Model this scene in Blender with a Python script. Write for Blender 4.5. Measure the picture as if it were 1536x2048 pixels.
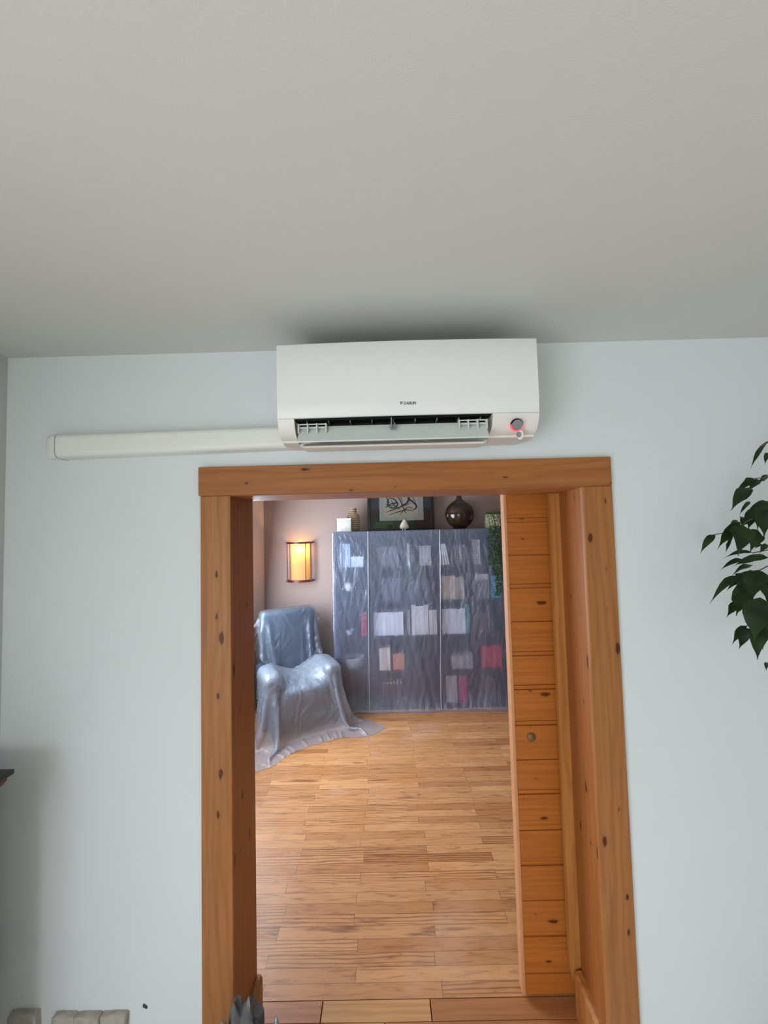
import bpy, bmesh, math, random
import numpy as np
from mathutils import Vector, Matrix, noise
PI = math.pi
for o in list(bpy.data.objects): bpy.data.objects.remove(o)
S = bpy.context.scene
C = S.collection

# ------------------------------------------------------------------ camera
EYE = Vector((0, 0, 1.88)); FPX = 770.0
YAW, PITCH, ROLL = math.radians(-0.30), math.radians(2.66), math.radians(-1.44)
fw = Vector((math.sin(YAW)*math.cos(PITCH), math.cos(YAW)*math.cos(PITCH), math.sin(PITCH)))
r0 = Vector((math.cos(YAW), -math.sin(YAW), 0)); u0 = r0.cross(fw)
rt = r0*math.cos(ROLL) + u0*math.sin(ROLL); up = -r0*math.sin(ROLL) + u0*math.cos(ROLL)
cd = bpy.data.cameras.new('camera'); cam = bpy.data.objects.new('camera', cd); C.objects.link(cam)
cd.sensor_fit = 'VERTICAL'; cd.sensor_height = 24; cd.lens = FPX/2048*24; cd.clip_start = 0.02
cam.matrix_world = Matrix(((rt.x, up.x, -fw.x, EYE.x), (rt.y, up.y, -fw.y, EYE.y), (rt.z, up.z, -fw.z, EYE.z), (0, 0, 0, 1)))
S.camera = cam

def at(x, y, Y=None, Z=None):
    d = rt*(x-768)/FPX - up*(y-1024)/FPX + fw
    t = (Y-EYE.y)/d.y if Y is not None else (Z-EYE.z)/d.z
    return EYE + d*t

# ------------------------------------------------------------------ light and exposure
S.view_settings.view_transform = 'Standard'; S.view_settings.look = 'None'
S.view_settings.exposure = 0.0; S.view_settings.gamma = 1.0; S.view_settings.use_curve_mapping = False
W = bpy.data.worlds.new('world'); S.world = W; W.use_nodes = True
bg = W.node_tree.nodes['Background']; bg.inputs[0].default_value = (.80, .90, 1, 1); bg.inputs[1].default_value = 2.6

def area(name, loc, direction, sx, sy, power, col):
    l = bpy.data.lights.new(name, 'AREA'); l.shape = 'RECTANGLE'; l.size = sx; l.size_y = sy
    l.energy = power; l.color = col
    o = bpy.data.objects.new(name, l); C.objects.link(o); o.location = loc
    o.rotation_euler = Vector(direction).to_track_quat('-Z', 'Z').to_euler()
    return o
area('daylight_left_fill', (-1.33, -1.15, 1.10), (1, 0.25, -.20), 1.9, 1.5, 52, (.94, .955, 1))  # fill light from the left, set in an added side window
area('daylight_rear_window', (-0.93, -3.52, 1.35), (0, 1, -.30), .7, 1.7, 22, (.93, .955, 1))
area('daylight_garden_window', (1.9, -3.52, 1.35), (0, 1, -.30), 1.5, 1.7, 8, (.93, .955, 1))
area('daylight_far_room', (-1.40, 3.30, 1.45), (1, .0, -.12), 1.1, 1.4, 72, (.73, .85, 1))

sl = bpy.data.lights.new('garden_sun', 'SUN'); sl.energy = 8; sl.angle = .009; sl.color = (1, .97, .9)
so = bpy.data.objects.new('garden_sun', sl); C.objects.link(so); so.rotation_euler = Vector((.1, -.72, -.69)).to_track_quat('-Z', 'Z').to_euler()

# ------------------------------------------------------------------ helpers
def lin(c):
    f = lambda v: v/12.92 if v <= .04045 else ((v+.055)/1.055)**2.4
    return tuple(f(v/255) for v in c) + (1,)

class NT:
    def __init__(s, name):
        s.m = bpy.data.materials.new(name); s.m.use_nodes = True; s.t = s.m.node_tree
        s.t.nodes.clear(); s.out = s.n('ShaderNodeOutputMaterial')
    def n(s, typ, **kw):
        nd = s.t.nodes.new(typ)
        for k, v in kw.items(): setattr(nd, k, v)
        return nd
    def l(s, a, b): s.t.links.new(a, b)
    def val(s, inp, v):
        if hasattr(v, 'links') or hasattr(v, 'is_linked'): s.l(v, inp)
        else: inp.default_value = v
    def math(s, op, a, b=0.0, c=None, clamp=False):
        nd = s.n('ShaderNodeMath', operation=op, use_clamp=clamp)
        s.val(nd.inputs[0], a); s.val(nd.inputs[1], b)
        if c is not None: s.val(nd.inputs[2], c)
        return nd.outputs[0]
    def coord(s, scale=(1, 1, 1), loc=(0, 0, 0)):
        tc = s.n('ShaderNodeTexCoord'); mp = s.n('ShaderNodeMapping')
        mp.inputs['Scale'].default_value = scale; mp.inputs['Location'].default_value = loc
        s.l(tc.outputs['Object'], mp.inputs['Vector']); return mp.outputs[0]
    def noise(s, vec, scale, detail=3, rough=.55, dist=0):
        nd = s.n('ShaderNodeTexNoise'); s.l(vec, nd.inputs['Vector'])
        nd.inputs['Scale'].default_value = scale; nd.inputs['Detail'].default_value = detail
        nd.inputs['Roughness'].default_value = rough; nd.inputs['Distortion'].default_value = dist
        return nd.outputs['Fac']
    def ramp(s, fac, stops, interp='LINEAR'):
        nd = s.n('ShaderNodeValToRGB'); s.l(fac, nd.inputs[0]); cr = nd.color_ramp; cr.interpolation = interp
        while len(cr.elements) < len(stops): cr.elements.new(.5)
        for e, (p, c) in zip(cr.elements, stops):
            e.position = p; e.color = c if len(c) == 4 else c+(1,)
        return nd.outputs[0]
    def mix(s, fac, a, b, mode='MIX'):
        nd = s.n('ShaderNodeMix', data_type='RGBA', blend_type=mode)
        s.val(nd.inputs[0], fac); s.val(nd.inputs[6], a); s.val(nd.inputs[7], b)
        return nd.outputs[2]
    def bump(s, h, strength, dist=.01):
        nd = s.n('ShaderNodeBump'); s.l(h, nd.inputs['Height'])
        nd.inputs['Strength'].default_value = strength; nd.inputs['Distance'].default_value = dist
        return nd.outputs[0]
    def pbr(s, col, rough=.5, spec=.5, metal=0, normal=None, **kw):
        p = s.n('ShaderNodeBsdfPrincipled')
        s.val(p.inputs['Base Color'], col); s.val(p.inputs['Roughness'], rough)
        p.inputs['Specular IOR Level'].default_value = spec; p.inputs['Metallic'].default_value = metal
        if normal is not None: s.l(normal, p.inputs['Normal'])
        for k, v in kw.items(): s.val(p.inputs[k.replace('_', ' ')], v)
        s.l(p.outputs[0], s.out.inputs[0]); return p

def plain(name, rgb, rough=.5, spec=.5, metal=0, var=.06, nscale=30, bump=0, **kw):
    """procedural material with a slight mottling of its own"""
    t = NT(name); v = t.coord(); nz = t.noise(v, nscale, 4)
    a = lin(rgb); k = 1-var; k2 = 1+var
    col = t.ramp(nz, [(.3, tuple(x*k for x in a[:3])), (.7, tuple(min(1, x*k2) for x in a[:3]))])
    t.pbr(col, rough, spec, metal, t.bump(nz, bump) if bump else None, **kw); return t.m

def plaster(name, rgb, bump=.25, scale=160):
    t = NT(name); v = t.coord(); nz = t.noise(v, scale, 3, .6); big = t.noise(v, 1.3, 2)
    a = lin(rgb)
    col = t.ramp(big, [(.3, tuple(x*.985 for x in a[:3])), (.7, tuple(x*1.015 for x in a[:3]))])
    t.pbr(col, .9, .15, 0, t.bump(nz, bump, .004)); return t.m

def pine(name, axis, rgb, seed=0, knots=1.0, rough=.46, gloss=.28, figure=.45, thin='y'):
    """honey-varnished pine: long straight grain along `axis`, sparse dark knots"""
    t = NT(name); ia = 'xyz'.index(axis)
    def sc(al, ac):
        q = [ac]*3; q[ia] = al; return tuple(q)
    off = (seed*3.1, seed*1.7, seed*2.3)
    low = t.noise(t.coord(sc(1.1, 7), off), 1, 3, .5)
    grain = t.noise(t.coord(sc(1.6, 70), off), 1, 5, .6)
    sp = t.n('ShaderNodeSeparateXYZ'); t.l(t.coord((1, 1, 1), off), sp.inputs[0])
    other = [k for k in range(3) if k != ia]
    acr = t.math('ADD', sp.outputs[other[0]], sp.outputs[other[1]])
    ring = t.math('SINE', t.math('ADD', t.math('MULTIPLY', acr, 190), t.math('MULTIPLY', low, 34)))
    ring = t.math('POWER', t.math('ADD', t.math('MULTIPLY', ring, .5), .5), 2.2)
    a = Vector(lin(rgb)[:3])
    c1 = t.ramp(grain, [(.28, tuple(a*.72)), (.5, tuple(a)), (.75, tuple(a*1.14))])
    c1 = t.mix(t.math('MULTIPLY', ring, figure), c1, tuple(Vector((a.x*.72, a.y*.60, a.z*.50)))+(1,))
    c1 = t.mix(t.math('MULTIPLY', t.math('SUBTRACT', low, .42), 1.6, clamp=True), c1, tuple(Vector((a.x*.86, a.y*.80, a.z*.72)))+(1,))
    sk_ = t.n('ShaderNodeSeparateXYZ'); t.l(t.coord(sc(6.0, 15.0), (seed*5.3, seed*2.9, seed*4.1)), sk_.inputs[0])
    cmb = t.n('ShaderNodeCombineXYZ'); k2d = [q for q in range(3) if q != 'xyz'.index(thin)]
    t.l(sk_.outputs[k2d[0]], cmb.inputs[0]); t.l(sk_.outputs[k2d[1]], cmb.inputs[1]); vk = cmb.outputs[0]
    vo = t.n('ShaderNodeTexVoronoi', feature='F1', voronoi_dimensions='2D'); t.l(vk, vo.inputs['Vector']); vo.inputs['Scale'].default_value = .9
    dist = t.math('ADD', vo.outputs['Distance'], t.math('MULTIPLY', t.math('SUBTRACT', t.noise(vk, 6, 2), .5), .12))
    sel = t.n('ShaderNodeSeparateColor'); t.l(vo.outputs['Color'], sel.inputs[0])
    rad = t.math('MULTIPLY', t.math('POWER', sel.outputs[0], 2.2), .135*knots)
    k = t.math('MULTIPLY', t.math('SUBTRACT', rad, dist), 30, clamp=True)
    halo = t.math('MULTIPLY', t.math('SUBTRACT', t.math('ADD', rad, .10), dist), 6, clamp=True)
    c2 = t.mix(t.math('MULTIPLY', halo, .35), c1, tuple(a*.55)+(1,))
    c3 = t.mix(t.math('MULTIPLY', k, .9), c2, tuple(Vector((a.x*.16, a.y*.10, a.z*.08)))+(1,))
    t.pbr(c3, rough, gloss, 0, t.bump(grain, .10, .002)); return t.m

def MB():
    return bmesh.new()
def box(bm, x0, x1, y0, y1, z0, z1, bev=0, seg=2):
    r = bmesh.ops.create_cube(bm, size=1)['verts']
    for v in r:
        v.co = Vector(((x0+x1)/2 + v.co.x*(x1-x0), (y0+y1)/2 + v.co.y*(y1-y0), (z0+z1)/2 + v.co.z*(z1-z0)))
    if bev:
        ed = list({e for v in r for e in v.link_edges})
        bmesh.ops.bevel(bm, geom=ed, offset=bev, segments=seg, profile=.5, affect='EDGES')
def prism(bm, pts, axis, a, b):
    """extrude a closed 2D outline along an axis from a to b"""
    def P(p, t):
        return {'x': (t, p[0], p[1]), 'y': (p[0], t, p[1]), 'z': (p[0], p[1], t)}[axis]
    A = [bm.verts.new(P(p, a)) for p in pts]; B = [bm.verts.new(P(p, b)) for p in pts]
    n = len(pts)
    bm.faces.new(A); bm.faces.new(B[::-1])
    for i in range(n): bm.faces.new((A[i], B[i], B[(i+1) % n], A[(i+1) % n]))
def lathe(bm, prof, c, n=32, axis='z', cap=True):
    rings = []
    for r, h in prof:
        ring = []
        for i in range(n):
            a = 2*PI*i/n
            p = Vector((r*math.cos(a), r*math.sin(a), h))
            if axis == 'y': p = Vector((p.x, p.z, p.y))
            ring.append(bm.verts.new(Vector(c)+p))
        rings.append(ring)
    for a, b in zip(rings, rings[1:]):
        for i in range(n): bm.faces.new((a[i], a[(i+1) % n], b[(i+1) % n], b[i]))
    if cap:
        bm.faces.new(rings[0][::-1]); bm.faces.new(rings[-1])
def tube(bm, pts, r, n=8, taper=1.0):
    pts = [Vector(p) for p in pts]; rings = []
    for i, p in enumerate(pts):
        d = (pts[min(i+1, len(pts)-1)] - pts[max(i-1, 0)]).normalized()
        a = d.cross(Vector((0, 0, 1)));
        if a.length < .05: a = d.cross(Vector((0, 1, 0)))
        a.normalize(); b = d.cross(a)
        rr = (r[i] if isinstance(r, (list, tuple)) else r*(1+(taper-1)*i/max(1, len(pts)-1)))
        rings.append([bm.verts.new(p + (a*math.cos(2*PI*k/n)+b*math.sin(2*PI*k/n))*rr) for k in range(n)])
    for a, b in zip(rings, rings[1:]):
        for i in range(n): bm.faces.new((a[i], a[(i+1) % n], b[(i+1) % n], b[i]))
    bm.faces.new(rings[0][::-1]); bm.faces.new(rings[-1])
def obj(name, bm, mat, parent=None, smooth=False, label=None):
    bmesh.ops.recalc_face_normals(bm, faces=bm.faces)
    me = bpy.data.meshes.new(name); bm.to_mesh(me); bm.free()
    if smooth:
        for p in me.polygons: p.use_smooth = True
        if smooth != 'all': me.set_sharp_from_angle(angle=math.radians(38))
    o = bpy.data.objects.new(name, me); C.objects.link(o); me.materials.append(mat)
    if parent is not None:
        o.parent = parent; o.matrix_parent_inverse = Matrix.Identity(4)
        if parent.get('_world') is not None: pass
    if label: o['label'] = label
    return o
def tag(o, label, cat, group=None, kind=None):
    o['label'] = label; o['category'] = cat
    if group: o['group'] = group
    if kind: o['kind'] = kind
    return o
def thing(name, label, cat, loc=(0, 0, 0), rz=0, group=None, kind=None):
    o = bpy.data.objects.new(name, None); C.objects.link(o); o.location = loc; o.rotation_euler.z = rz
    o.empty_display_size = .05
    return tag(o, label, cat, group, kind)
def part(name, bm, mat, t, smooth=False, label=None):
    """bm is written in world coordinates; the part is re-based on its thing"""
    loc = Vector(t.location)
    q = t
    while q.parent: q = q.parent; loc += Vector(q.location)
    bmesh.ops.translate(bm, verts=bm.verts, vec=-loc)
    return obj(name, bm, mat, t, smooth, label)
def struct(name, bm, mat, label, cat, smooth=False):
    return tag(obj(name, bm, mat, None, smooth), label, cat, None, 'structure')

# ------------------------------------------------------------------ materials
M_wall = plaster('wall_paint', (220, 224, 227), .10, 220)
M_ceil = plaster('ceiling_paint', (212, 211, 206), .10, 330)
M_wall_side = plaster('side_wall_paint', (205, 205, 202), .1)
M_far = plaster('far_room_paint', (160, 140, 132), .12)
M_far_left = plaster('far_room_lamplit_tone', (214, 192, 178), .12)  # lamp glow on this wall is put into its paler, warm colour
M_acw = plain('white_plastic', (232, 231, 230), .38, .45, var=.01)
M_aclow = plain('white_plastic_lower', (228, 224, 219), .42, .45, var=.01)
M_duct = plain('duct_plastic', (230, 230, 226), .45, .4, var=.01)
M_black = plain('black_plastic', (12, 12, 13), .5, .3)
M_vane = plain('flap_plastic', (205, 210, 209), .4, .45, var=.02)
M_grey = plain('grey_plastic', (135, 135, 140), .35)
M_logo = plain('logo_grey', (95, 98, 100), .4)
M_pv = pine('pine_vertical', 'z', (166, 110, 64), 1)
M_pv2 = pine('pine_vertical_reveal', 'z', (160, 98, 48), 4, 1.0, thin='x')
M_pv3 = pine('pine_vertical_right', 'z', (164, 108, 62), 7, 1.0)
M_ph = pine('pine_horizontal', 'x', (164, 104, 58), 3, 1.1)
M_door = pine('pine_door_boards', 'x', (178, 104, 42), 6, 1.0, .46, .28, .30)
M_strip = pine('pine_strip', 'z', (186, 124, 66), 9, .2, .46, .28, .7)
M_edge = plain('pine_edge', (200, 140, 96), .5, .4, var=.05)

def parquet_mat():
    t = NT('parquet'); tc = t.n('ShaderNodeTexCoord'); sp = t.n('ShaderNodeSeparateXYZ')
    t.l(tc.outputs['Object'], sp.inputs[0])
    x = t.math('ADD', sp.outputs[0], 20.02+.735*.5); y = t.math('SUBTRACT', sp.outputs[1], 1.633-5.75)
    row = t.math('FLOOR', t.math('DIVIDE', y, .0575)); fy = t.math('FRACT', t.math('DIVIDE', y, .0575))
    jit = t.n('ShaderNodeTexWhiteNoise', noise_dimensions='1D'); t.l(row, jit.inputs['W'])
    xo = t.math('ADD', t.math('DIVIDE', x, .735), t.math('MULTIPLY', t.math('MODULO', row, 2.0), .5))
    xo = t.math('ADD', xo, t.math('MULTIPLY', jit.outputs['Value'], .05))
    col = t.math('FLOOR', xo); fx = t.math('FRACT', xo)
    cv = t.n('ShaderNodeCombineXYZ'); t.l(row, cv.inputs[0]); t.l(col, cv.inputs[1])
    wn = t.n('ShaderNodeTexWhiteNoise', noise_dimensions='2D'); t.l(cv.outputs[0], wn.inputs['Vector'])
    sc = t.n('ShaderNodeSeparateColor'); t.l(wn.outputs['Color'], sc.inputs[0])
    # grain, shifted per board
    gv = t.n('ShaderNodeCombineXYZ')
    t.l(t.math('ADD', sp.outputs[0], t.math('MULTIPLY', sc.outputs[0], 37)), gv.inputs[0])
    t.l(t.math('MULTIPLY', sp.outputs[1], 8.0), gv.inputs[1]); t.l(t.math('MULTIPLY', sc.outputs[1], 19), gv.inputs[2])
    grain = t.noise(gv.outputs[0], 7, 5, .6, .8)
    wv = t.n('ShaderNodeTexWave', wave_type='RINGS', rings_direction='X'); t.l(gv.outputs[0], wv.inputs['Vector'])
    wv.inputs['Scale'].default_value = 3.2; wv.inputs['Distortion'].default_value = 6.0
    wv.inputs['Detail'].default_value = 2; wv.inputs['Detail Scale'].default_value = .9
    a = Vector(lin((212, 154, 102))[:3])
    tone = t.ramp(sc.outputs[2], [(0, tuple(Vector((a.x*.80, a.y*.70, a.z*.62)))), (.35, tuple(a*.96)),
                                  (.7, tuple(a*1.03)), (1, tuple(Vector((a.x*1.12, a.y*1.17, a.z*1.2))))])
    g = t.ramp(grain, [(.30, (.42, .33, .27)), (.46, (.88, .84, .80)), (.75, (1.06, 1.05, 1.04))])
    c = t.mix(.75, tone, g, 'MULTIPLY')
    ring = t.ramp(wv.outputs['Fac'], [(0, (.50, .40, .34)), (.32, (.95, .93, .92)), (1, (1, 1, 1))])
    c = t.mix(t.math('MULTIPLY', t.math('GREATER_THAN', sc.outputs[1], .45), .85), c, ring, 'MULTIPLY')
    # dark heartwood streaks on some boards
    st = t.noise(gv.outputs[0], 2.6, 3, .5, .4)
    dk = t.math('MULTIPLY', t.math('MULTIPLY', t.math('SUBTRACT', st, .60), 9, clamp=True), t.math('GREATER_THAN', sc.outputs[0], .62))
    c = t.mix(t.math('MULTIPLY', dk, .7), c, lin((104, 56, 34)))
    # worn varnish blotches
    wvv = t.coord((1, 1, 1)); blot = t.noise(wvv, 2.6, 4, .6)
    bl = t.math('MULTIPLY', t.math('SUBTRACT', blot, .54), 8, clamp=True)
    c = t.mix(t.math('MULTIPLY', bl, .30), c, lin((190, 118, 50)))
    pale = t.math('MULTIPLY', t.math('SUBTRACT', t.noise(t.coord((1, 1, 1), (4, 2, 0)), 1.7, 4, .6), .56), 8, clamp=True)
    c = t.mix(t.math('MULTIPLY', pale, .28), c, lin((214, 178, 152)))
    gx = t.math('MINIMUM', fx, t.math('SUBTRACT', 1.0, fx)); gy = t.math('MINIMUM', fy, t.math('SUBTRACT', 1.0, fy))
    gap = t.math('MAXIMUM', t.math('LESS_THAN', gx, .0018), t.math('LESS_THAN', gy, .016))
    c = t.mix(t.math('MULTIPLY', gap, .60), c, lin((82, 44, 26)))
    rough = t.math('ADD', t.math('MULTIPLY', pale, .12), t.math('ADD', .34, t.math('MULTIPLY', grain, .10)))
    t.pbr(c, rough, .45, 0, t.bump(t.math('SUBTRACT', grain, t.math('MULTIPLY', gap, 2.0)), .10, .004)); return t.m
M_parquet = parquet_mat()

def sheet_mat(name, tint, transp, refr, gloss, wrinkle, wscale, body=.45, rough=.22):
    t = NT(name); v = t.coord((1, 1, .55)); n1 = t.noise(v, wscale, 4, .6, 1.5); n2 = t.noise(v, wscale*3.1, 3, .6, 1.0)
    h = t.math('ADD', n1, t.math('MULTIPLY', n2, .35)); nrm = t.bump(h, wrinkle, .02)
    tr = t.n('ShaderNodeBsdfTransparent'); tr.inputs[0].default_value = (.97, .98, 1, 1)
    rf = t.n('ShaderNodeBsdfRefraction'); rf.inputs['Roughness'].default_value = .34; rf.inputs['IOR'].default_value = 1.16
    rf.inputs[0].default_value = (.95, .97, 1, 1)
    df = t.n('ShaderNodeBsdfDiffuse'); df.inputs[0].default_value = lin(tint); t.l(nrm, df.inputs['Normal'])
    tl = t.n('ShaderNodeBsdfTranslucent'); tl.inputs[0].default_value = lin(tint)
    gl = t.n('ShaderNodeBsdfGlossy'); gl.inputs['Roughness'].default_value = rough; t.l(nrm, gl.inputs['Normal'])
    def mx(f, a, b):
        m = t.n('ShaderNodeMixShader'); m.inputs[0].default_value = f; t.l(a.outputs[0], m.inputs[1]); t.l(b.outputs[0], m.inputs[2]); return m
    see = mx(refr/(refr+transp), tr, rf); bodys = mx(.35, df, tl)
    x = mx(body, see, bodys); fin = mx(gloss, x, gl)
    t.l(fin.outputs[0], t.out.inputs[0]); return t.m

# ------------------------------------------------------------------ front room shell
WY = 1.36; WT = 1.58; ZC = 2.536; XL = -1.356; XR = 3.0; YB = -3.56
DX0, DX1, DZ = -.556, .700, 2.03
bm = MB()   # front wall with the doorway cut out
box(bm, -1.60, DX0-.01, WY, WT, 0, ZC); box(bm, DX1+.02, XR+.1, WY, WT, 0, ZC); box(bm, DX0-.01, DX1+.02, WY, WT, DZ, ZC)
struct('wall_front', bm, M_wall, 'pale cool white plaster wall with the wood framed doorway', 'wall')
bm = MB()
box(bm, XL-.2, XL, YB, -2.15, 0, ZC); box(bm, XL-.2, XL, -.15, WY, 0, ZC)
box(bm, XL-.2, XL, -2.15, -.15, 0, .32); box(bm, XL-.2, XL, -2.15, -.15, 1.89, ZC)
struct('wall_left', bm, M_wall_side, 'narrow strip of side wall at the left edge of the photo', 'wall')
bm = MB(); box(bm, XR, XR+.1, YB, WY, 0, ZC); struct('wall_right', bm, plaster('right_wall_darkened', (150, 148, 144), .1), 'unseen right wall of the near room, darkened to cut bounced light', 'wall')  # unseen wall, greyed so less light bounces onto the left jamb
bm = MB()   # rear wall with three windows
wins = [(-1.27, -.58, .48, 2.22), (-.48, .95, .9, 2.24), (1.13, 2.67, .48, 2.22)]
xs = [XL-.1] + [v for w in wins for v in w[:2]] + [XR+.1]
for a, b in zip(xs[::2], xs[1::2]): box(bm, a, b, YB-.15, YB, 0, ZC)
for x0, x1, z0, z1 in wins: box(bm, x0, x1, YB-.15, YB, 0, z0); box(bm, x0, x1, YB-.15, YB, z1, ZC)
struct('wall_back', bm, M_wall_side, 'white wall with windows behind the viewer', 'wall')
M_winf = plain('window_frame_white', (225, 225, 222), .5)
tg = NT('window_glass'); trn = tg.n('ShaderNodeBsdfTransparent'); glo = tg.n('ShaderNodeBsdfGlossy'); glo.inputs['Roughness'].default_value = .02
mxx = tg.n('ShaderNodeMixShader'); mxx.inputs[0].default_value = .06
tg.l(trn.outputs[0], mxx.inputs[1]); tg.l(glo.outputs[0], mxx.inputs[2]); tg.l(mxx.outputs[0], tg.out.inputs[0]); M_pane = tg.m
for i, (x0, x1, z0, z1) in enumerate(wins):
    t = thing('window_%d' % (i+1), ['window behind the viewer nearest the left wall', 'garden window in the middle behind the viewer', 'window behind the viewer nearest the right wall'][i], 'window', ((x0+x1)/2, YB-.1, z0), 0, None, 'structure')
    bm = MB(); f = .05
    box(bm, x0, x0+f, YB-.12, YB-.06, z0, z1, .004); box(bm, x1-f, x1, YB-.12, YB-.06, z0, z1, .004)
    box(bm, x0+f, x1-f, YB-.12, YB-.06, z0, z0+f, .004); box(bm, x0+f, x1-f, YB-.12, YB-.06, z1-f, z1, .004)
    xm = (x0+x1)/2; box(bm, xm-.03, xm+.03, YB-.12, YB-.06, z0+f, z1-f, .004)
    part('window_frame', bm, M_winf, t)
    bm = MB(); box(bm, x0+f, x1-f, YB-.092, YB-.088, z0+f, z1-f); part('pane', bm, M_pane, t)
t = thing('window_4', 'unseen side window added in the left wall to hold the daylight lamp', 'window', (XL-.1, -1.15, .32), 0, None, 'structure')  # unseen window, added as a frame around the left fill lamp
bm = MB()
for y0, y1 in ((-2.15, -2.09), (-.21, -.15), (-1.18, -1.12)): box(bm, XL-.12, XL-.05, y0, y1, .32, 1.89, .004)
box(bm, XL-.12, XL-.05, -2.09, -.21, .32, .38, .004); box(bm, XL-.12, XL-.05, -2.09, -.21, 1.83, 1.89, .004)
part('window_frame', bm, M_winf, t)
bm = MB(); box(bm, XL-.2, XR+.2, YB-.15, WT, ZC, ZC+.1)
struct('ceiling', bm, M_ceil, 'smooth off white painted ceiling of the near room', 'ceiling')
# near-room floor and threshold boards
M_floor1 = plain('near_floor_bounce', (206, 202, 196), .5, var=.1, nscale=5)  # unseen floor, made pale to bounce light up to the ceiling
bm = MB(); box(bm, XL-.2, XR+.1, YB-.15, 1.36, -.05, 0); struct('floor', bm, M_floor1, 'unseen floor of the near room, made pale to bounce light upward', 'floor')
def board_mat(name, rgb, seed): return pine(name, 'x', rgb, seed, .35, .42, .4)
bm = MB(); box(bm, DX0-.02, DX1+.06, 1.36, 1.633, -.05, -.006)
struct('floor_threshold_bed', bm, plain('threshold_gap', (70, 42, 26), .8), 'dark bedding under the threshold boards', 'floor')
for k, (a, b, rgb) in enumerate(((DX0-.02, -.302, (186, 126, 88)), (-.300, .127, (202, 150, 96)), (.129, DX1+.06, (176, 118, 74)))):
    for j, (y0, y1) in enumerate(((1.562, 1.632), (1.488, 1.560), (1.362, 1.486))):
        bm = MB(); sh = .18*j
        x0 = a if k == 0 else a-sh*(1 if j == 1 else .4); x1 = b if k == 2 else b+.0-sh*(1 if j == 1 else .4)-.002
        box(bm, x0, x1, y0, y1, -.02, 0, .0012, 1)
        o = obj('floor_board', bm, board_mat('threshold_%d_%d' % (k, j), rgb, 11+k+3*j))
        tag(o, '%s threshold board, %s row, %s' % (['reddish', 'pale honey', 'brown'][k], ['inner', 'middle', 'outer'][j], ['left end', 'centre', 'right end'][k]), 'floor board', None, 'structure')

# ------------------------------------------------------------------ door surround
cf = 1.342; s_ = cf/WY
def cx(x): return x*s_
def cz(z): return 1.88+(z-1.88)*s_
def tp(pts): return pts
bm = MB(); box(bm, cx(-.659), cx(-.552), cf, WY, 0, cz(2.016), .003); struct('trim_1', bm, M_pv, 'left vertical pine casing board of the doorway', 'door casing')
bm = MB(); box(bm, cx(.695), cx(.801), cf, WY, 0, cz(2.016), .003); struct('trim_2', bm, M_pv3, 'right vertical pine casing board of the doorway', 'door casing')
bm = MB(); box(bm, cx(-.664), cx(.799), cf-.005, WY, cz(2.016), cz(2.119), .003); struct('trim_3', bm, M_ph, 'horizontal pine head casing above the doorway', 'door casing')
bm = MB(); prism(bm, [(cx(-.552)-.004, cf+.006), (cx(-.552)-.004, WT), (-.58, WT), (-.58, cf+.006)], 'z', 0, DZ)
struct('trim_4', bm, M_pv2, 'left pine door jamb lining, in shade', 'door jamb')
bm = MB(); prism(bm, [(cx(.695)+.004, cf+.006), (.712, WT), (.745, WT), (.745, cf+.006)], 'z', 0, DZ)
struct('trim_5', bm, M_pv2, 'right pine door jamb lining beside the sliding door', 'door jamb')
bm = MB(); box(bm, -.58, .745, cf+.006, WT, 2.012, DZ+.01); struct('trim_6', bm, M_ph, 'pine soffit board on the underside of the door head', 'door head')
# head rail on the far side that the door hangs behind
bm = MB(); box(bm, -.60, .50, WT, WT+.02, 2.026, 2.16, .003); struct('trim_7', bm, M_edge, 'thin pale pine head strip on the far side of the doorway', 'door casing')
bm = MB(); box(bm, .500, 1.45, WT, WT+.02, 2.035, 2.16, .003); struct('trim_11', bm, M_ph, 'head board above the sliding door on the far side', 'door casing')
# rounded cover strip standing in front of the sliding door
bm = MB()
out = [(.672, .13), (.672, 2.03), (.713, 2.03), (.713, .105)] + [(.713-.006-.035*(1-math.cos(a)), .105+.0-.03*math.sin(a)+.0) for a in (.3, .7, 1.1)] + [(.680, .095)]
out = [(.672, 2.03), (.713, 2.03), (.713, .115), (.708, .100), (.698, .094), (.687, .103), (.677, .125), (.672, .16)]
prism(bm, out, 'y', WT+.002, WT+.022); struct('trim_8', bm, M_strip, 'slim vertical pine cover strip with rounded foot', 'door trim')
# skirting on both reveals
bm = MB(); prism(bm, [(cx(-.552)-.003, 0), (-.528, 0), (-.528, .145), (-.535, .158), (cx(-.552)-.003, .160)], 'y', WY+.01, WT+.003)
struct('trim_9', bm, M_pv, 'low pine skirting piece at the foot of the left jamb', 'skirting')
bm = MB(); prism(bm, [(.708, 0), (.680, 0), (.680, .150), (.690, .162), (.708, .165)], 'y', WY-.0, WT-.01)
struct('trim_10', bm, M_strip, 'low pine skirting piece at the foot of the right jamb', 'skirting')

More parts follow.
